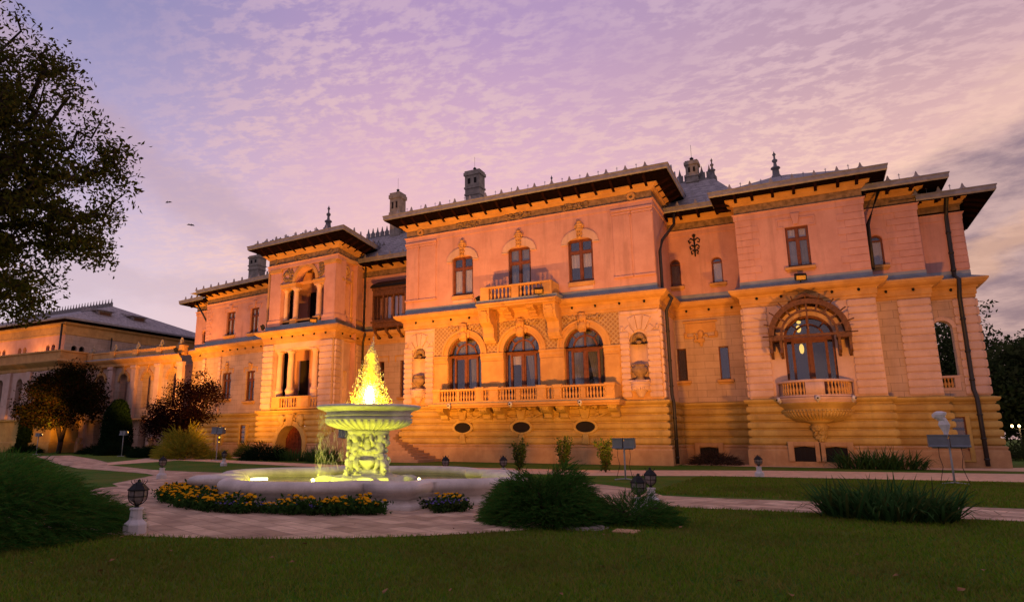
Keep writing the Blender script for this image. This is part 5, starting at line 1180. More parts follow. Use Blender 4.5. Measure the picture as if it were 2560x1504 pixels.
flood((-65,36.8), 'thin distant floodlight stand in front of the left clipped conifer', .3, .3, 2.0, 2000, (-86,47,15), ang=84)
flood((-52.7,37.0), 'white floodlight stand on the lawn before the right clipped conifer', .34, .36, 2.15, 3000, (-57,46,12), ang=96)
flood((-36.96,33.2), 'floodlight stand with two dark heads beside the yellow green shrub', .5, .45, 2.3, 2300, (-45,43.5,13))
flood((-21.5,27.9), 'floodlight stand half hidden behind the carved fountain pedestal', .5, .42, 2.0, 3100, (-27,41,14))
flood((-6.63,25.9), 'double floodlight on a thin pole behind the foreground juniper', .38, .38, 1.56, 2700, (-15,40,15.5))
flood((4.05,29.2), 'double floodlight at right whose pole top is wrapped in a white cover', .56, .42, 1.68, 1250, (0,43,15), True)

for tx in (-94, -84.5):  # lamps added out of sight behind the parapet to light the far wing
    mb = MB(); mb.box(tx-.2, tx+.2, 10.12, 10.45, -43.6, -43.35); mb.build('terrace_fill_lamp', 'dark_iron', TP)
    l = bpy.data.lights.new('terrace_fill_light', 'SPOT'); l.energy = 900; l.spot_size = R(150); l.spot_blend = 1.; l.color = (1,.40,.06); l.shadow_soft_size = .15
    o = bpy.data.objects.new('terrace_fill_light', l); COL.objects.link(o); o.parent = TP; o.location = Vector((tx,43.7,10.5))-WL[TP]; o.rotation_euler = (Vector((tx,47,14.5))-Vector((tx,43.7,10.5))).to_track_quat('-Z','Y').to_euler()
# ================================================================== things fixed on the palace
def wall_flood(p, rz, lb, tilt=.5):
    T = thing('ledge_floodlight', lb, 'floodlight', p, 'floodlights on the palace ledges', rz)
    mb = MB(); mb.box(-.03,.03,0,.2,-.03,.03); mb.tube([(-.2,0,.2),(.2,0,.2)], .02, 6); mb.build('bracket', 'dark_iron', T, (0,0,0))
    mb = MB(); mb.sidep([(-.1,.2),(.14,.05),(.26,.36),(.02,.52),(-.08,.46)], -.3, .3); mb.build('lamp_head', 'dark_iron', T, (0,0,0))
    mb = MB(); mb.sidep([(.165,.1),(.245,.32),(.25,.318),(.17,.098)], -.24, .24); mb.build('lens', 'lens_orange_reflection', T, (0,0,0))
mat('lens_orange_reflection', (.55,.30,.06), .3, .2, 9., spec=.6)  # orange ground light reflected in unlit glass, painted as the lens colour
wall_flood(E_.p(6.55,1.0,10.55), -.9, 'black floodlight on the ledge at the left end of the central upper balcony')
wall_flood(E_.p(11.3,1.85,10.5), .3, 'black floodlight in front of the right end of the central upper balcony')
wall_flood(C_.p(.6,.75,10.45), -.9, 'black floodlight on the left corner of the loggia tower ledge')
wall_flood(C_.p(6.3,.6,10.55), .6, 'black floodlight on the ledge below the loggia tower opening')
wall_flood(G_.p(3.3,.5,10.5), .2, 'black floodlight with lens reflecting orange light on the ledge above the wooden canopy')
wall_flood((-56.9,44.9,10.1), -.8, 'small black floodlight where the arcade cornice meets the palace')
def cam_lamp(p, rz, lb):
    T = thing('eyeball_lamp', lb, 'lamp', p, 'small white eyeball lamps under the balconies', rz)
    mb = MB(); mb.blob((0,.06,0),(.14,.1,.15),10,8); mb.tube([(0,.06,.0),(0,.0,-.22)], [.1,.02], 8); mb.build('housing', 'pedestal_white', T, (0,0,0))
    mb = MB(); mb.lathe(0, .15, [(.05,-.04),(.05,.04),(0,.05)], 8); mb.build('lens', 'interior_dark', T, (0,0,0))
for i, s in enumerate((4.75, 9.2, 13.75)): cam_lamp(E_.p(s,1.86,3.66), 0, 'white eyeball lamp on the long balcony edge, '+('leftmost of its three','middle of its three','rightmost of its three')[i])
for i, a in enumerate((150, 88, 34)): cam_lamp(G_.p(GA+2.13*math.cos(R(a)), -.35+2.13*math.sin(R(a)), 3.7), R(90-a), 'white eyeball lamp on the half round balcony rim, '+('left of its three','middle of its three','right of its three')[i])
def urn(s, lb):
    T = thing('urn', lb, 'urn', E_.p(s,.08,4.98), 'urns in the palace niches'); x, y, z = T.location
    f = type('L', (), {'p': lambda q, a, n, zz: (x+a, y-n, z+zz)})(); mb = MB(f)
    mb.lathe(0, 0, [(.3,0),(.3,.08),(.18,.14),(.2,.22),(.34,.34),(.44,.5),(.46,.66),(.4,.78),(.3,.84),(.33,.9),(.36,.94),(.3,.96),(.22,.98),(0,1.0)], 18); mb.build('body', 'relief_stone', T)
    mb = MB(f)
    for sg in (-1, 1): mb.tube([f.p(sg*.4,0,.7), f.p(sg*.52,0,.82), f.p(sg*.46,0,.98), f.p(sg*.32,0,.92)], .04, 6)
    mb.build('handles', 'relief_stone', T)
urn(1.25, 'round stone urn with handles in the niche left of the three arched doors'); urn(17.0, 'round stone urn with handles in the niche right of the three arched doors')
# ground furniture
mb = MB(); mb.lathe(-3.95, -12.05, [(.44,0),(.44,.03),(.4,.05),(.3,.055),(0,.055)], 32); mb.lathe(-3.95, -12.05, [(.5,0),(.5,.02),(.45,.02),(.45,0)], 32); setp(mb.build('manhole_cover', 'chimney_stone'), 'round grey concrete manhole cover under the edge of the foreground juniper', 'manhole cover')
mb = MB(); mb.prism([(-3.25,0),(-2.85,0),(-2.85,.04),(-3.25,.04)], -11.95, -11.6, .01); setp(mb.build('stone_slab', 'base_stone'), 'flat brown stone slab lying in the lawn right of the manhole cover', 'stone slab')
# lamp post far right
LPT = thing('street_lamp', 'distant lamp post with glowing yellow globes among the dark trees at right', 'street lamp', (14.55,70,0))
mb = MB(); mb.tube([(14.55,70,0),(14.55,70,2.4)], .06, 8); mb.tube([(14.1,70,2.35),(14.55,70,2.2),(15.0,70,2.35)], .03, 6); mb.build('post', 'dark_iron', LPT)
mat('lamp_glow', (1,.8,.4), emit=(1,.62,.22,9))
for x in (14.1, 14.55, 15.0): mb = MB(); mb.blob((x,-70,2.52),(.09,.09,.11),10,7); mb.build('globe', 'lamp_glow', LPT)
plight('lamp_light', (14.55,69.6,2.6), 60, (1,.62,.25), LPT)
# two birds
def bird(p, rz, lb):
    T = thing('bird', lb, 'bird', p, 'birds in the sky', rz); mb = MB(); mb.smooth = True
    mb.lathe(0, 0, [(0,-.2),(.05,-.14),(.07,0),(.06,.1),(.03,.17),(.0,.22)], 8); mb.add([(0,.06,.05),(.3,.1,.16),(.62,.3,.05),(.28,.16,-.05),(0,.06,-.08)], [(0,1,2,3,4)]); mb.add([(0,.06,.05),(-.3,.14,.14),(-.5,.42,-.02),(-.26,.18,-.06),(0,.06,-.08)], [(0,1,2,3,4)])
    mb.build('body', 'dark_iron', T, (0,0,0))
bird((-80.8,60,35.5), .4, 'small dark bird flying in the left sky, upper of two'); bird((-75.2,60,31.1), 1.2, 'small dark bird flying in the left sky, lower of two')
# ================================================================== vegetation
def leafmat(name, cols, tr=.35, patch=None):
    m = bpy.data.materials.new(name); m.use_nodes = True; t = NT(m.node_tree); nt = m.node_tree; nt.nodes.remove(nt.nodes['Principled BSDF']); o = nt.nodes['Material Output']
    g = t.n('ShaderNodeNewGeometry'); n = len(cols); c = t.ramp(g.outputs['Random Per Island'], [(i/(n-1) if n > 1 else 0, q) for i, q in enumerate(cols)])
    if patch:
        tc = t.n('ShaderNodeTexCoord'); v = tc.outputs['Object']
        c = t.mix(t.sm(t.noise(v, .8, 5, .65), .46, .7, 0., .5), c, (.24,.17,.06,1)); c = t.mix(t.sm(t.noise(v, 2.6, 4, .6), .5, .7, 0., .45), c, (.10,.19,.02,1)); c = t.mix(t.sm(t.noise(v, .3, 3, .5), .45, .65, 0., .3), c, tuple(x*.45 for x in patch)+(1,))
    a = t.n('ShaderNodeBsdfDiffuse'); b = t.n('ShaderNodeBsdfTranslucent'); t.set(a.inputs[0], c); t.set(b.inputs[0], c)
    x = t.n('ShaderNodeMixShader'); x.inputs[0].default_value = tr; t.set(x.inputs[1], a.outputs[0]); t.set(x.inputs[2], b.outputs[0]); t.set(o.inputs[0], x.outputs[0]); M[name] = m
leafmat('chestnut_leaf', [(.085,.085,.016),(.06,.075,.015),(.12,.09,.02),(.05,.065,.015)])
leafmat('juniper', [(.022,.10,.018),(.045,.16,.028),(.08,.18,.034),(.03,.11,.02),(.12,.12,.03)])
leafmat('iris_leaf', [(.035,.10,.028),(.06,.14,.04),(.025,.075,.02),(.10,.12,.034)])
leafmat('conifer', [(.006,.018,.009),(.009,.024,.010),(.012,.03,.012)], .1)
leafmat('maple_leaf', [(.022,.011,.005),(.014,.016,.005),(.011,.018,.005),(.03,.014,.006),(.012,.016,.005)])
leafmat('purple_leaf', [(.016,.007,.009),(.022,.009,.010),(.012,.007,.009),(.03,.012,.010)])
leafmat('lit_yellow_shrub', [(.42,.34,.03),(.30,.30,.03),(.16,.22,.03),(.46,.34,.05)])  # leaf colours brightened in place of lamp light falling on the shrub
leafmat('dark_tree', [(.03,.05,.018),(.05,.07,.025),(.07,.08,.03)])
leafmat('shrub_leaf', [(.03,.07,.02),(.045,.085,.025),(.06,.08,.02)])
leafmat('aster_leaf', [(.06,.04,.03),(.09,.05,.04),(.04,.04,.02),(.14,.10,.10)])
leafmat('marigold_leaf', [(.03,.08,.018),(.05,.11,.026)])
leafmat('marigold', [(.85,.42,.015),(.80,.33,.01),(.9,.52,.02)], .2)
leafmat('violet', [(.14,.10,.36),(.18,.13,.42)], .2)
leafmat('grass', [(.10,.23,.014),(.14,.26,.02),(.18,.25,.028),(.24,.20,.05),(.075,.19,.012)], .3, (.17,.12,.045))
mat('bark', (.045,.030,.022), .95, .3, 6., .8, 16)
mat('twig', (.06,.04,.025), .9, .3, 6.)
RG = np.random.default_rng(42)
def unit(v): return v/np.maximum(1e-6, np.linalg.norm(v, axis=-1, keepdims=True))
def leaves(P, size, asp=.5, up=0., rg=RG, droop=None):
    "diamond leaves at points P"
    n = len(P); d = unit(rg.normal(0,1,(n,3))+np.array([0,0,up])) if droop is None else unit(droop+rg.normal(0,.5,(n,3)))
    s = unit(np.cross(d, rg.normal(0,1,(n,3)))); L = size*rg.uniform(.6,1.35,(n,1)); w = L*asp
    nn = np.cross(d, s)*L*.12
    V = np.stack([P, P+d*L*.5+s*w*.5+nn, P+d*L, P+d*L*.5-s*w*.5+nn], 1).reshape(-1,3)
    return V, np.arange(n*4).reshape(n,4)
def skeleton(nodes, targets, bend=.15, rg=RG):
    "grow a twig to every target from its nearest node; nodes = list of (pos, parent)"
    nodes = [(np.array(p,float), q) for p, q in nodes]; t0 = nodes[0][0]
    order = np.argsort(np.linalg.norm(targets-nodes[-1][0], axis=1)); tips = []
    P = [n[0] for n in nodes]; par = [n[1] for n in nodes]
    for i in order:
        T = targets[i]; A = np.array(P); d = np.linalg.norm(A-T, axis=1)+.35*np.maximum(0, A[:,2]-T[2]); j = int(np.argmin(d)); L = np.linalg.norm(P[j]-T); k = max(1, int(L/.7)); prev = j; p0 = P[j]
        for m in range(1, k+1):
            f = m/k; q = p0*(1-f)+T*f+rg.normal(0, bend*L*.2, 3)*(f*(1-f)*2); q[2] += .12*L*f*(1-f)*2
            P.append(q); par.append(prev); prev = len(P)-1
        tips.append(prev)
    cnt = np.zeros(len(P)); 
    for t_ in tips: cnt[t_] += 1
    for i in range(len(P)-1, 0, -1): cnt[par[i]] += cnt[i]
    return P, par, cnt
def limbs(mb, P, par, cnt, r0, rmin=.008, k=5, pw=.45):
    mx = cnt.max(); rad = lambda i: max(rmin, r0*(cnt[i]/mx)**pw)
    for i in range(1, len(P)):
        if par[i] < 0: continue
        a, b = P[par[i]], P[i]
        mb.tube([a, b], [min(rad(par[i]), rad(i)*1.35), rad(i)], k if rad(i) > .03 else 4)
def tree(name, label, cat, base, crown, nt, nl, lsize, lm, trunk, r0, asp=.5, spread=.5, group=None, fork=.35, seed=0, shell=.5, keep=None, cat_part=('trunk','crown'), droop=0.):
    "crown: list of (cx,cy,cz,rx,ry,rz) blobs in world metres"
    rg = np.random.default_rng(seed); T = thing(name, label, cat, (base[0],base[1],0), group)
    w = np.array([c[3]*c[4]*c[5] for c in crown]); w = w/w.sum(); tg = []
    while len(tg) < nt:
        c = crown[rg.choice(len(crown), p=w)]; v = rg.normal(0,1,3); v /= np.linalg.norm(v); r = rg.uniform(0,1)**shell; p = np.array(c[:3])+v*r*np.array(c[3:])
        if keep is None or keep(p): tg.append(p)
    tg = np.array(tg); P, par, cnt = skeleton(trunk, tg, rg=rg)
    mb = MB(); limbs(mb, P, par, cnt, r0); mb.build(cat_part[0], 'bark', T)
    per = rg.multinomial(nl, np.ones(nt)/nt); C_ = np.repeat(tg, per, 0); q = C_+np.clip(rg.normal(0,1,C_.shape),-1.7,1.7)*spread*np.array([1,1,.65])
    V, F = leaves(q, lsize, asp, -droop, rg); o = link(cat_part[1], np_mesh(cat_part[1], V, F, lm), T); return T
# --- the big chestnut at left, trunk outside the frame
cx, cy = -21.2, 8.1
def gap(p): return mnoise.noise(Vector((p[0]*.75, p[1]*.75, p[2]*.75))) > -.04
tree('chestnut_tree', 'big dark broadleaf tree whose branching crown fills the upper left corner', 'tree', (cx,cy), [(-20.05,8.5,8.5,3.9,4.0,4.2),(-18.3,9.4,6.5,1.9,2.0,1.6),(-20.3,8.6,11.6,2.6,2.7,2.2),(-17.8,9.8,8.8,1.8,1.8,1.7)], 640, 46000, .145, 'chestnut_leaf',
  [((cx,cy,0),-1),((cx+.05,cy,2.2),0),((cx+.1,cy+.1,3.8),1),((cx+.4,cy+.2,5.4),2),((cx+.6,cy+.3,7.2),3),((cx+.7,cy+.3,9.2),4),((cx+.8,cy+.4,11.0),5),((cx+1.5,cy+.8,6.0),2),((cx+2.3,cy+1.2,7.0),7),((cx+1.6,cy+.5,8.6),4)], .40, .45, .27, seed=4, shell=.5, keep=gap)
# --- trees and tall shrubs before the arcade and the left wing
def at(x, y): return (x, y)
mx, my = -68.5, 41.
tree('maple_tree', 'spreading tree with russet and green leaves in front of the arcade', 'tree', (mx,my), [(mx,my,6.2,5.0,3.0,2.0),(mx-3.4,my-.6,4.2,3.0,2.4,1.5),(mx+3.6,my,4.6,2.8,2.0,1.3),(mx+1.2,my,8.2,2.4,2.0,.9),(mx-1.8,my,7.6,1.8,1.6,.9),(mx+5.0,my,5.9,1.3,1.2,.7),(mx+1.6,my-.8,3.3,2.0,1.6,.8)], 340, 22000, .28, 'maple_leaf', [((mx,my,0),-1),((mx+.2,my,1.2),0),((mx+.7,my,2.8),1),((mx+.2,my,4.2),2),((mx-1.2,my,3.8),1)], .26, .5, .5, seed=8, shell=.45)
px_, py_ = -48.2, 38.5
tree('purple_plum', 'dark purple leaved small tree in front of the left wing windows', 'tree', (px_,py_), [(px_-1.4,py_,3.2,1.7,1.5,1.9),(px_+.6,py_,2.6,1.8,1.5,1.6),(px_+2.4,py_,4.2,1.9,1.5,1.7),(px_+4.2,py_,5.0,1.3,1.1,1.2),(px_-2.5,py_,2.6,1.0,1.0,1.2),(px_+1.0,py_,5.6,1.1,1.0,.8),(px_+3.2,py_,6.2,.9,.8,.7),(px_-.4,py_,5.0,1.0,.9,.8)], 330, 17000, .2, 'purple_leaf', [((px_,py_,0),-1),((px_+.1,py_,1.0),0),((px_+.3,py_,2.0),1)], .16, .42, .36, seed=9, shell=.42)
def cone_shrub(name, label, x, y, r, h, n, ls, lm, cat='conifer', seed=1, group=None, pw=.6):
    rg = np.random.default_rng(seed); T = thing(name, label, cat, (x,y,0), group); z = rg.uniform(0,1,n)**.9; R_ = r*np.minimum(1,(z*6+.55))*(1-z**2.2)**pw*(.86+.14*rg.uniform(0,1,n)); a = rg.uniform(0,6.28,n); lump = 1+.12*np.sin(a*5+z*9)
    P = np.stack([x+R_*lump*np.cos(a), y+R_*lump*np.sin(a), .05+z*h], 1); d = np.stack([np.cos(a)*.5, np.sin(a)*.5, np.ones(n)], 1)
    V, F = leaves(P, ls, .4, 0, rg, d); link('foliage', np_mesh('foliage', V, F, lm), T); mb = MB(); mb.tube([(x,y,0),(x,y,h*.55),(x,y,h*.9)], [.12,.08,.03], 7); mb.lathe(x, -y, [(r*.5,.1),(r*.8,h*.12),(r*.8,h*.5),(r*.45,h*.82),(0,h*.95)], 10); mb.build('stem', 'conifer', T)
cone_shrub('clipped_conifer', 'tall narrow clipped conifer left of the russet tree', -77.0, 42.6, 1.15, 5.3, 9000, .22, 'conifer', seed=3, group='clipped conifers before the arcade')
cone_shrub('clipped_conifer', 'broad clipped conifer column between the russet tree and the purple tree', -58.8, 40.5, 1.35, 5.0, 9000, .22, 'conifer', seed=4, group='clipped conifers before the arcade', pw=.45)
# --- feathery sprays: junipers and mounds
def sprays(name, label, x, y, rx, ry, h, n, ln, lm='juniper', cat='shrub', seed=1, group=None, lean=(0,0), nf=9, lw=.05, up=.55, wood=True, rz=0., part='foliage', tall=1.):
    rg = np.random.default_rng(seed); T = thing(name, label, cat, (x,y,0), group)
    a = rg.uniform(0,6.28,n); r = np.sqrt(rg.uniform(0,1,n)); ux, uy = r*np.cos(a), r*np.sin(a); c, s = math.cos(rz), math.sin(rz)
    hz = h*(1-r**2.4)**.5*(.78+.3*np.sin(ux*5+seed)*np.cos(uy*4.3+seed*2))
    zz = hz*rg.uniform(.0,1,n)**.75
    P0 = np.stack([x+(ux*rx)*c-(uy*ry)*s, y+(ux*rx)*s+(uy*ry)*c, zz*.86], 1)
    dirv = unit(np.stack([(ux*c-uy*s)*1.1+lean[0]+rg.normal(0,.28,n), (ux*s+uy*c)*1.1+lean[1]+rg.normal(0,.28,n), up*(1.25-.95*r)*np.clip(zz/np.maximum(.05,hz)+.35,0,1)+rg.normal(0,.18,n)], 1)); L = ln*rg.uniform(.55,1.3,(n,1))
    side = unit(np.cross(dirv, np.array([0,0,1.])+rg.normal(0,.3,(n,3)))); Vs = []; 
    for k in range(nf):
        f = (k+.3)/nf; base = P0+dirv*L*f-np.array([0,0,1])*(L*f*f*.18); sg = 1 if k % 2 else -1
        d = unit(dirv*1.0+side*sg*.55*(1-f*.6)+rg.normal(0,.12,(n,3))); l2 = L*.36*(1.1-f*.75); w = unit(np.cross(d, side)+rg.normal(0,.4,(n,3)))*lw*.5*(1.2-f*.7)
        Vs.append(np.stack([base-w*.5, base+w*.5+d*l2*.1, base+d*l2], 1))
    V = np.stack(Vs, 1).reshape(-1,3); F = np.arange(len(V)).reshape(-1,3)
    # one island per frond: share nothing, colour by leaflet; fine
    link(part, np_mesh(part, V, F, lm), T)
    mb = MB(); q = random.Random(seed)
    for i in range(9):
        b = 6.28*i/9+q.uniform(-.3,.3); e = q.uniform(.45,.8); mb.tube([(x,y,.02),(x+rx*e*.5*math.cos(b),y+ry*e*.5*math.sin(b),h*.25),(x+rx*e*math.cos(b),y+ry*e*math.sin(b),h*.5)], [.05,.035,.012], 5)
    mb.build('stem', 'twig', T)
    return T
sprays('juniper_bush', 'large feathery dark juniper bush in the left foreground beside the lantern', -12.9, 6.1, 2.6, 2.5, 1.48, 8500, .42, seed=2, lean=(.45,-.05), nf=15, lw=.03, rz=.3, up=.4)
sprays('juniper_bush', 'small pale juniper at the left edge behind the large foreground juniper', -17.8, 9.6, 1.5, 1.4, 1.35, 1500, .4, seed=5, nf=10, lw=.04)
sprays('juniper_bush', 'feathery green juniper in the middle foreground, right of the fountain', -4.75, 12.4, 1.1, 1.05, 1.22, 6000, .28, seed=6, lean=(.05,-.05), nf=14, lw=.03, up=.55)
sprays('juniper_bush', 'low spreading juniper right of the taller middle one, a lantern rising from it', -3.3, 13.1, .9, .75, .68, 2000, .24, seed=4, lean=(.0,-.1), nf=12, lw=.024, up=.5)
LM = [(-61.5,41.,3.2,1.2,1.0,'low dark juniper mound under the russet tree'), (-52.6,39.6,1.9,1.2,.95,'low dark juniper mound left of the yellow green shrub'), (-56.5,39.0,1.8,1.2,1.3,'dark round mound at the foot of the right clipped conifer'), (-46.8,35.8,2.6,1.1,1.0,'broad dark mound directly left of the yellow green shrub'), (-34.6,35.4,1.7,1.2,1.35,'dark green mound before the tower near the cellar door'), (-74.5,41.0,2.2,1.0,.9,'low dark mound at the foot of the left clipped conifer')]
for i, (x, y, rx, ry, h, lb) in enumerate(LM): sprays('juniper_mound', lb, x, y, rx, ry, h, 1500, .5, 'conifer', seed=20+i, nf=8, lw=.09, group='low juniper mounds by the palace')
sprays('golden_shrub', 'bright yellow green arching shrub lit by a floodlight', -42.4, 34.9, 1.55, 1.4, 2.5, 1500, .9, 'lit_yellow_shrub', seed=31, nf=10, lw=.10, up=1.1)
sprays('golden_shrub', 'small yellowing shrub below the lit basement window', -39.9, 36.0, .8, .7, .7, 500, .45, 'lit_yellow_shrub', seed=33, nf=8, lw=.07, up=1.0)
sprays('aster_bush', 'brownish pink flowering bush at the palace base near the middle right', -5.5, 42.6, 1.35, .9, .85, 900, .4, 'aster_leaf', seed=34, nf=8, lw=.07, up=.6)
sprays('leafy_shrub', 'thin leafy shrub against the left wing base beside a basement window', -41.6, 41.0, 1.4, .8, 1.4, 700, .6, 'shrub_leaf', seed=35, nf=8, lw=.08, up=1.0)
# --- sword leaves
def blades(name, label, x, y, rx, ry, h, n, w, lm='iris_leaf', seed=1, cat='plant', group=None, bendy=.5, rz=0.):
    rg = np.random.default_rng(seed); T = thing(name, label, cat, (x,y,0), group); a = rg.uniform(0,6.28,n); r = np.sqrt(rg.uniform(0,1,n)); c, s = math.cos(rz), math.sin(rz)
    bx, by = rx*r*np.cos(a), ry*r*np.sin(a); P = np.stack([x+bx*c-by*s, y+bx*s+by*c, np.zeros(n)], 1)
    az_ = a+rg.normal(0,.9,n); tilt = np.clip(.15+.5*r+rg.normal(0,.18,n), .02, 1.1); L = h*rg.uniform(.6,1.15,n); bd = bendy*rg.uniform(.2,1.3,n)
    hd = np.stack([np.cos(az_), np.sin(az_), 0*az_], 1); sd = np.stack([-np.sin(az_), np.cos(az_), 0*az_], 1); K = 5; rows = []
    for k in range(K+1):
        f = k/K; th_ = tilt+bd*f*f; q = P+hd*(L*f*np.sin(tilt+bd*f*.6))[:,None]+np.array([0,0,1])*(L*f*np.cos(np.minimum(2.,th_)*.9))[:,None]; ww = (w*(1-f**2.2)*(.7+.3*min(1,f*4)))
        rows += [q-sd*ww*.5, q+sd*ww*.5]
    V = np.stack(rows, 1).reshape(-1,3); V[:,2] = np.maximum(V[:,2], .012); b = np.arange(n)[:,None]*(2*K+2); F = np.concatenate([b+np.array([2*k,2*k+1,2*k+3,2*k+2]) for k in range(K)])
    link('leaves', np_mesh('leaves', V, F, lm), T); return T
blades('iris_clump', 'wide clump of dark sword shaped leaves on the right foreground lawn', 1.05, 16.3, 1.2, .9, .88, 640, .06, seed=51, bendy=.7, rz=.1)
blades('yucca_clump', 'broad clump of arching strap leaves against the palace base at right', 2.6, 40.9, 2.0, .8, 1.3, 420, .07, 'iris_leaf', seed=52, bendy=.8)
blades('iris_clump', 'dark upright leaves behind the fountain, below the cellar door', -32.2, 35.6, 1.9, .7, 1.0, 300, .07, seed=53)
blades('iris_clump', 'pale upright leaves seen through the falling fountain water', -28.6, 34.4, 1.2, .7, 1.25, 260, .07, seed=54)
# --- three leafy young shrubs before the long balcony
def upright(name, label, x, y, r, h, seed, group):
    rg = np.random.default_rng(seed); T = thing(name, label, 'shrub', (x,y,0), group); mb = MB(); Ps = []
    for i in range(9):
        a = rg.uniform(0,6.28); e = rg.uniform(.2,1)*r; hh = h*rg.uniform(.65,1); p1 = np.array([x+e*.5*math.cos(a), y+e*.5*math.sin(a), hh*.5]); p2 = np.array([x+e*math.cos(a), y+e*math.sin(a), hh]); mb.tube([(x,y,0), p1, p2], [.03,.02,.006], 5)
        f = rg.uniform(.15,1,90)[:,None]; q = np.where(f<.5, np.array([x,y,0])*(1-2*f)+p1*2*f, p1*(2-2*f)+p2*(2*f-1)); Ps.append(q+rg.normal(0,.07,q.shape))
    mb.build('stems', 'twig', T); V, F = leaves(np.concatenate(Ps), .15, .45, .5, rg); link('foliage', np_mesh('foliage', V, F, 'shrub_leaf'), T)
for i, (x, y) in enumerate(((-13.2,31.0), (-11.3,32.2), (-8.9,31.2))): upright('rose_shrub', 'leafy upright shrub before the long balcony, '+('leftmost of three','middle one of three','rightmost of three')[i], x, y, .55, 1.6, 60+i, 'upright shrubs before the balcony')
# --- dark trees at the right edge
for i, (x, y, r, h) in enumerate(((16.5,78,4.2,11.5), (24,84,6,12.5), (14.6,96,5.5,17.5))):
    tree('dark_tree', ('dark round tree just right of the palace corner', 'dark spreading tree at the right edge of the picture', 'dark tree seen through the open arch behind the palace corner')[i], 'tree', (x,y), [(x,y,h*.55,r,r,h*.4),(x+r*.4,y,h*.75,r*.6,r*.6,h*.24),(x-r*.4,y,h*.4,r*.7,r*.7,h*.3)], 200, 11000, .5, 'dark_tree', [((x,y,0),-1),((x,y,2),0),((x+.2,y,h*.45),1)], .3, .55, .8, 'trees right of the palace', seed=70+i)
sprays('hedge_shrub', 'low dark shrub beyond the palace corner at right', 13.2, 62, 3.0, 2.5, 1.4, 1400, .7, 'dark_tree', seed=80, nf=8, lw=.12)
# --- flower border round the basin: marigold plants, one by one
def flower_plant(nm, col, lcol, seed, k, hh, fr, label, cat, group):
    rg = np.random.default_rng(seed); T = thing(nm, label, cat, (0,0,0), group); n = 130
    P = np.stack([rg.normal(0,.10,n), rg.normal(0,.10,n), rg.uniform(.02,hh,n)], 1); V, F = leaves(P, .085, .5, .3, rg); link('foliage', np_mesh('foliage', V, F, lcol), T, (0,0,0))
    vs, fs = [], []
    for i in range(k):
        c = np.array([rg.normal(0,.11), rg.normal(0,.11), hh+rg.uniform(-.03,.05)]); r = fr*rg.uniform(.8,1.2); tl = rg.normal(0,.3,2)
        for ring, (rr, zz) in enumerate(((r,0.),(r*.7,r*.45),(r*.2,r*.6))):
            for j in range(7): a = 6.28*j/7; vs.append(c+np.array([rr*math.cos(a), rr*math.sin(a), zz+tl[0]*rr*math.cos(a)+tl[1]*rr*math.sin(a)]))
        o = i*21
        for q in range(2):
            for j in range(7): fs.append((o+q*7+j, o+q*7+(j+1)%7, o+q*7+7+(j+1)%7, o+q*7+7+j))
        for j in range(5): fs.append((o+14, o+14+j+1, o+14+j+2 if j < 5 else o+14, o+14+j+1))
    fs = [f for f in fs if len(set(f)) == 4]; link('blossoms', np_mesh('blossoms', np.array(vs), np.array(fs), col), T, (0,0,0)); return T
MGL = 'orange marigold plant in the flower border around the fountain basin'; VLL = 'violet flowered plant in the flower border around the fountain basin'
protos = [flower_plant('marigold_plant', 'marigold', 'marigold_leaf', 90+i, 3+i, .2+.03*i, .042, MGL, 'flower', 'marigolds round the fountain') for i in range(3)]
vprotos = [flower_plant('violet_plant', 'violet', 'shrub_leaf', 95+i, 8, .17, .022, VLL, 'flower', 'violet flowers round the fountain') for i in range(2)]
rq = random.Random(77); spots = []
OV = [Vector(p) for p in out]; on = len(OV)
def edge_d(p):
    best = 9
    for i in range(on):
        a, b = OV[i], OV[(i+1)%on]; ab = b-a; t = max(0, min(1, (p-a).dot(ab)/max(1e-9, ab.length_squared))); best = min(best, (p-(a+ab*t)).length)
    return best
gy = -5.6
while gy < 2.6:
    gx = -5.8
    while gx < 5.6:
        p = FC.xy+Vector((gx+rq.uniform(-.06,.06), gy+rq.uniform(-.06,.06))); dirc = p-FC.xy; r_ = dirc.length; ang = math.degrees(math.atan2(dirc.y, dirc.x)) % 360
        if 3.3 < r_ < 5.42+(.25 if 195 < ang < 225 else 0) and dirc.dot(Vector((.59,.81))) < .6 and not 309 < ang < 322 and not (ang < 200 and ang > 90):
            if (r_ > 4.75 or edge_d(p) > .42) and edge_d(p) > .4: spots.append((p, ang, 0))
        gx += .235
    gy += .235
spots = [q for q in spots if True]
used = [0]*5
for q, ang, rw in spots:
    vi = (rq.random() < .2) or (322 <= ang < 329)
    k = rq.randrange(2) if vi else rq.randrange(3); pr = (vprotos if vi else protos)[k]; key = 3+k if vi else k
    o = pr if not used[key] else copy_tree(pr); used[key] = 1; o.location = (q.x, q.y, .012); o.rotation_euler.z = rq.uniform(0,6.28); sc = rq.uniform(.65,1.3); o.scale = (sc,)*3
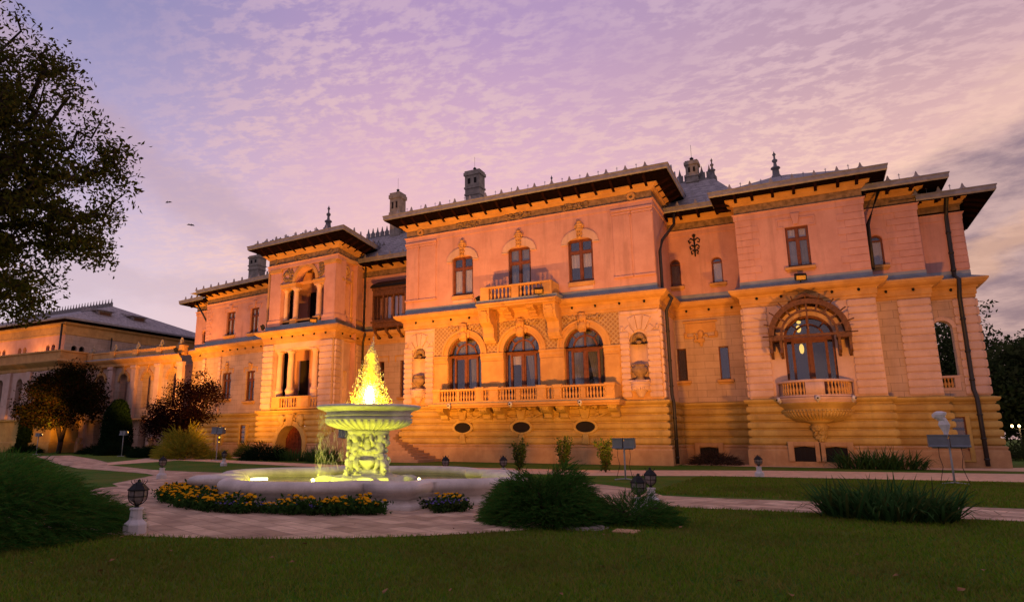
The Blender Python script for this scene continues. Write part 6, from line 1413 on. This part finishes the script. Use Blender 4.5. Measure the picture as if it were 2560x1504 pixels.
# --- turf: blades where the camera can tell them apart
def in_path(x, y):
    r1 = (x-PCX)**2+(y-PCY)**2 < (PR-.05)**2
    r2 = (x > -4.8) & (y > 16.55+.05*np.clip(x+2,0,10)) & (y < 19.5+.06*np.clip(x+2,0,10))
    return r1 | r2
rg = np.random.default_rng(123); n = 230000
dist = 2.6+15.5*rg.uniform(0,1,n)**1.25; azm = R(-28.6)+rg.uniform(R(-43),R(48),n)
X = dist*np.sin(azm); Y = dist*np.cos(azm); ok = ~in_path(X,Y); X, Y, dist = X[ok], Y[ok], dist[ok]; n = len(X)
hgt = rg.uniform(.025,.06,n)*(1+.02*dist); a = rg.uniform(0,6.28,n); w = (.0035+.0006*dist)*rg.uniform(.7,1.3,n)
B0 = np.stack([X,Y,np.zeros(n)],1); sd = np.stack([np.cos(a),np.sin(a),0*a],1)*w[:,None]; tip = B0+np.stack([rg.normal(0,.5,n)*hgt, rg.normal(0,.5,n)*hgt, hgt],1)
V = np.stack([B0-sd, B0+sd, tip],1).reshape(-1,3); g_ = link('grass', np_mesh('grass', V, np.arange(n*3).reshape(n,3), 'grass')); setp(g_, 'short dark green mown grass of the foreground lawn', 'grass', kind='stuff')
n = 90000; X = rg.uniform(-4.5,26,n); Y = rg.uniform(19.9,31.8,n); ok = (Y > 20.0+.06*np.clip(X-3,0,8)) & (Y < 30.2+.13*X) & (Y < 28.2+.4*(X+8.7)); X, Y = X[ok], Y[ok]; n = len(X)
hgt = rg.uniform(.04,.09,n); a = rg.uniform(0,6.28,n); w = .02*rg.uniform(.7,1.3,n); B0 = np.stack([X,Y,np.zeros(n)],1); sd = np.stack([np.cos(a),np.sin(a),0*a],1)*w[:,None]; tip = B0+np.stack([rg.normal(0,.5,n)*hgt, rg.normal(0,.5,n)*hgt, hgt],1)
g2 = link('grass', np_mesh('grass', np.stack([B0-sd, B0+sd, tip],1).reshape(-1,3), np.arange(n*3).reshape(n,3), 'grass')); setp(g2, 'mown green grass strip between the two paths at right', 'grass', kind='stuff')
# fallen leaves
mat('fallen_leaf', (.30,.15,.06), .8, .3, 9.)
lv = MB(); q = random.Random(3)
lf = MB(); lf.add([(0,-.03,.0),(.025,0,.012),(.0,.04,.004),(-.025,0,.01)],[(0,1,2,3)]); lfm = lf.mesh('fallen_leaf', 'fallen_leaf'); 
for i in range(46):
    d = 4+10*q.random()**1.3; a_ = R(-28.6)+q.uniform(R(-40),R(44)); o = link('fallen_leaf', lfm); o.location = (d*math.sin(a_), d*math.cos(a_), .05); o.rotation_euler = (q.uniform(-.4,.4), q.uniform(-.4,.4), q.uniform(0,6.28)); s_ = q.uniform(.8,1.5); o.scale = (s_,)*3
    setp(o, 'dry brown fallen leaf lying on the foreground lawn', 'leaf', 'fallen leaves on the lawn')
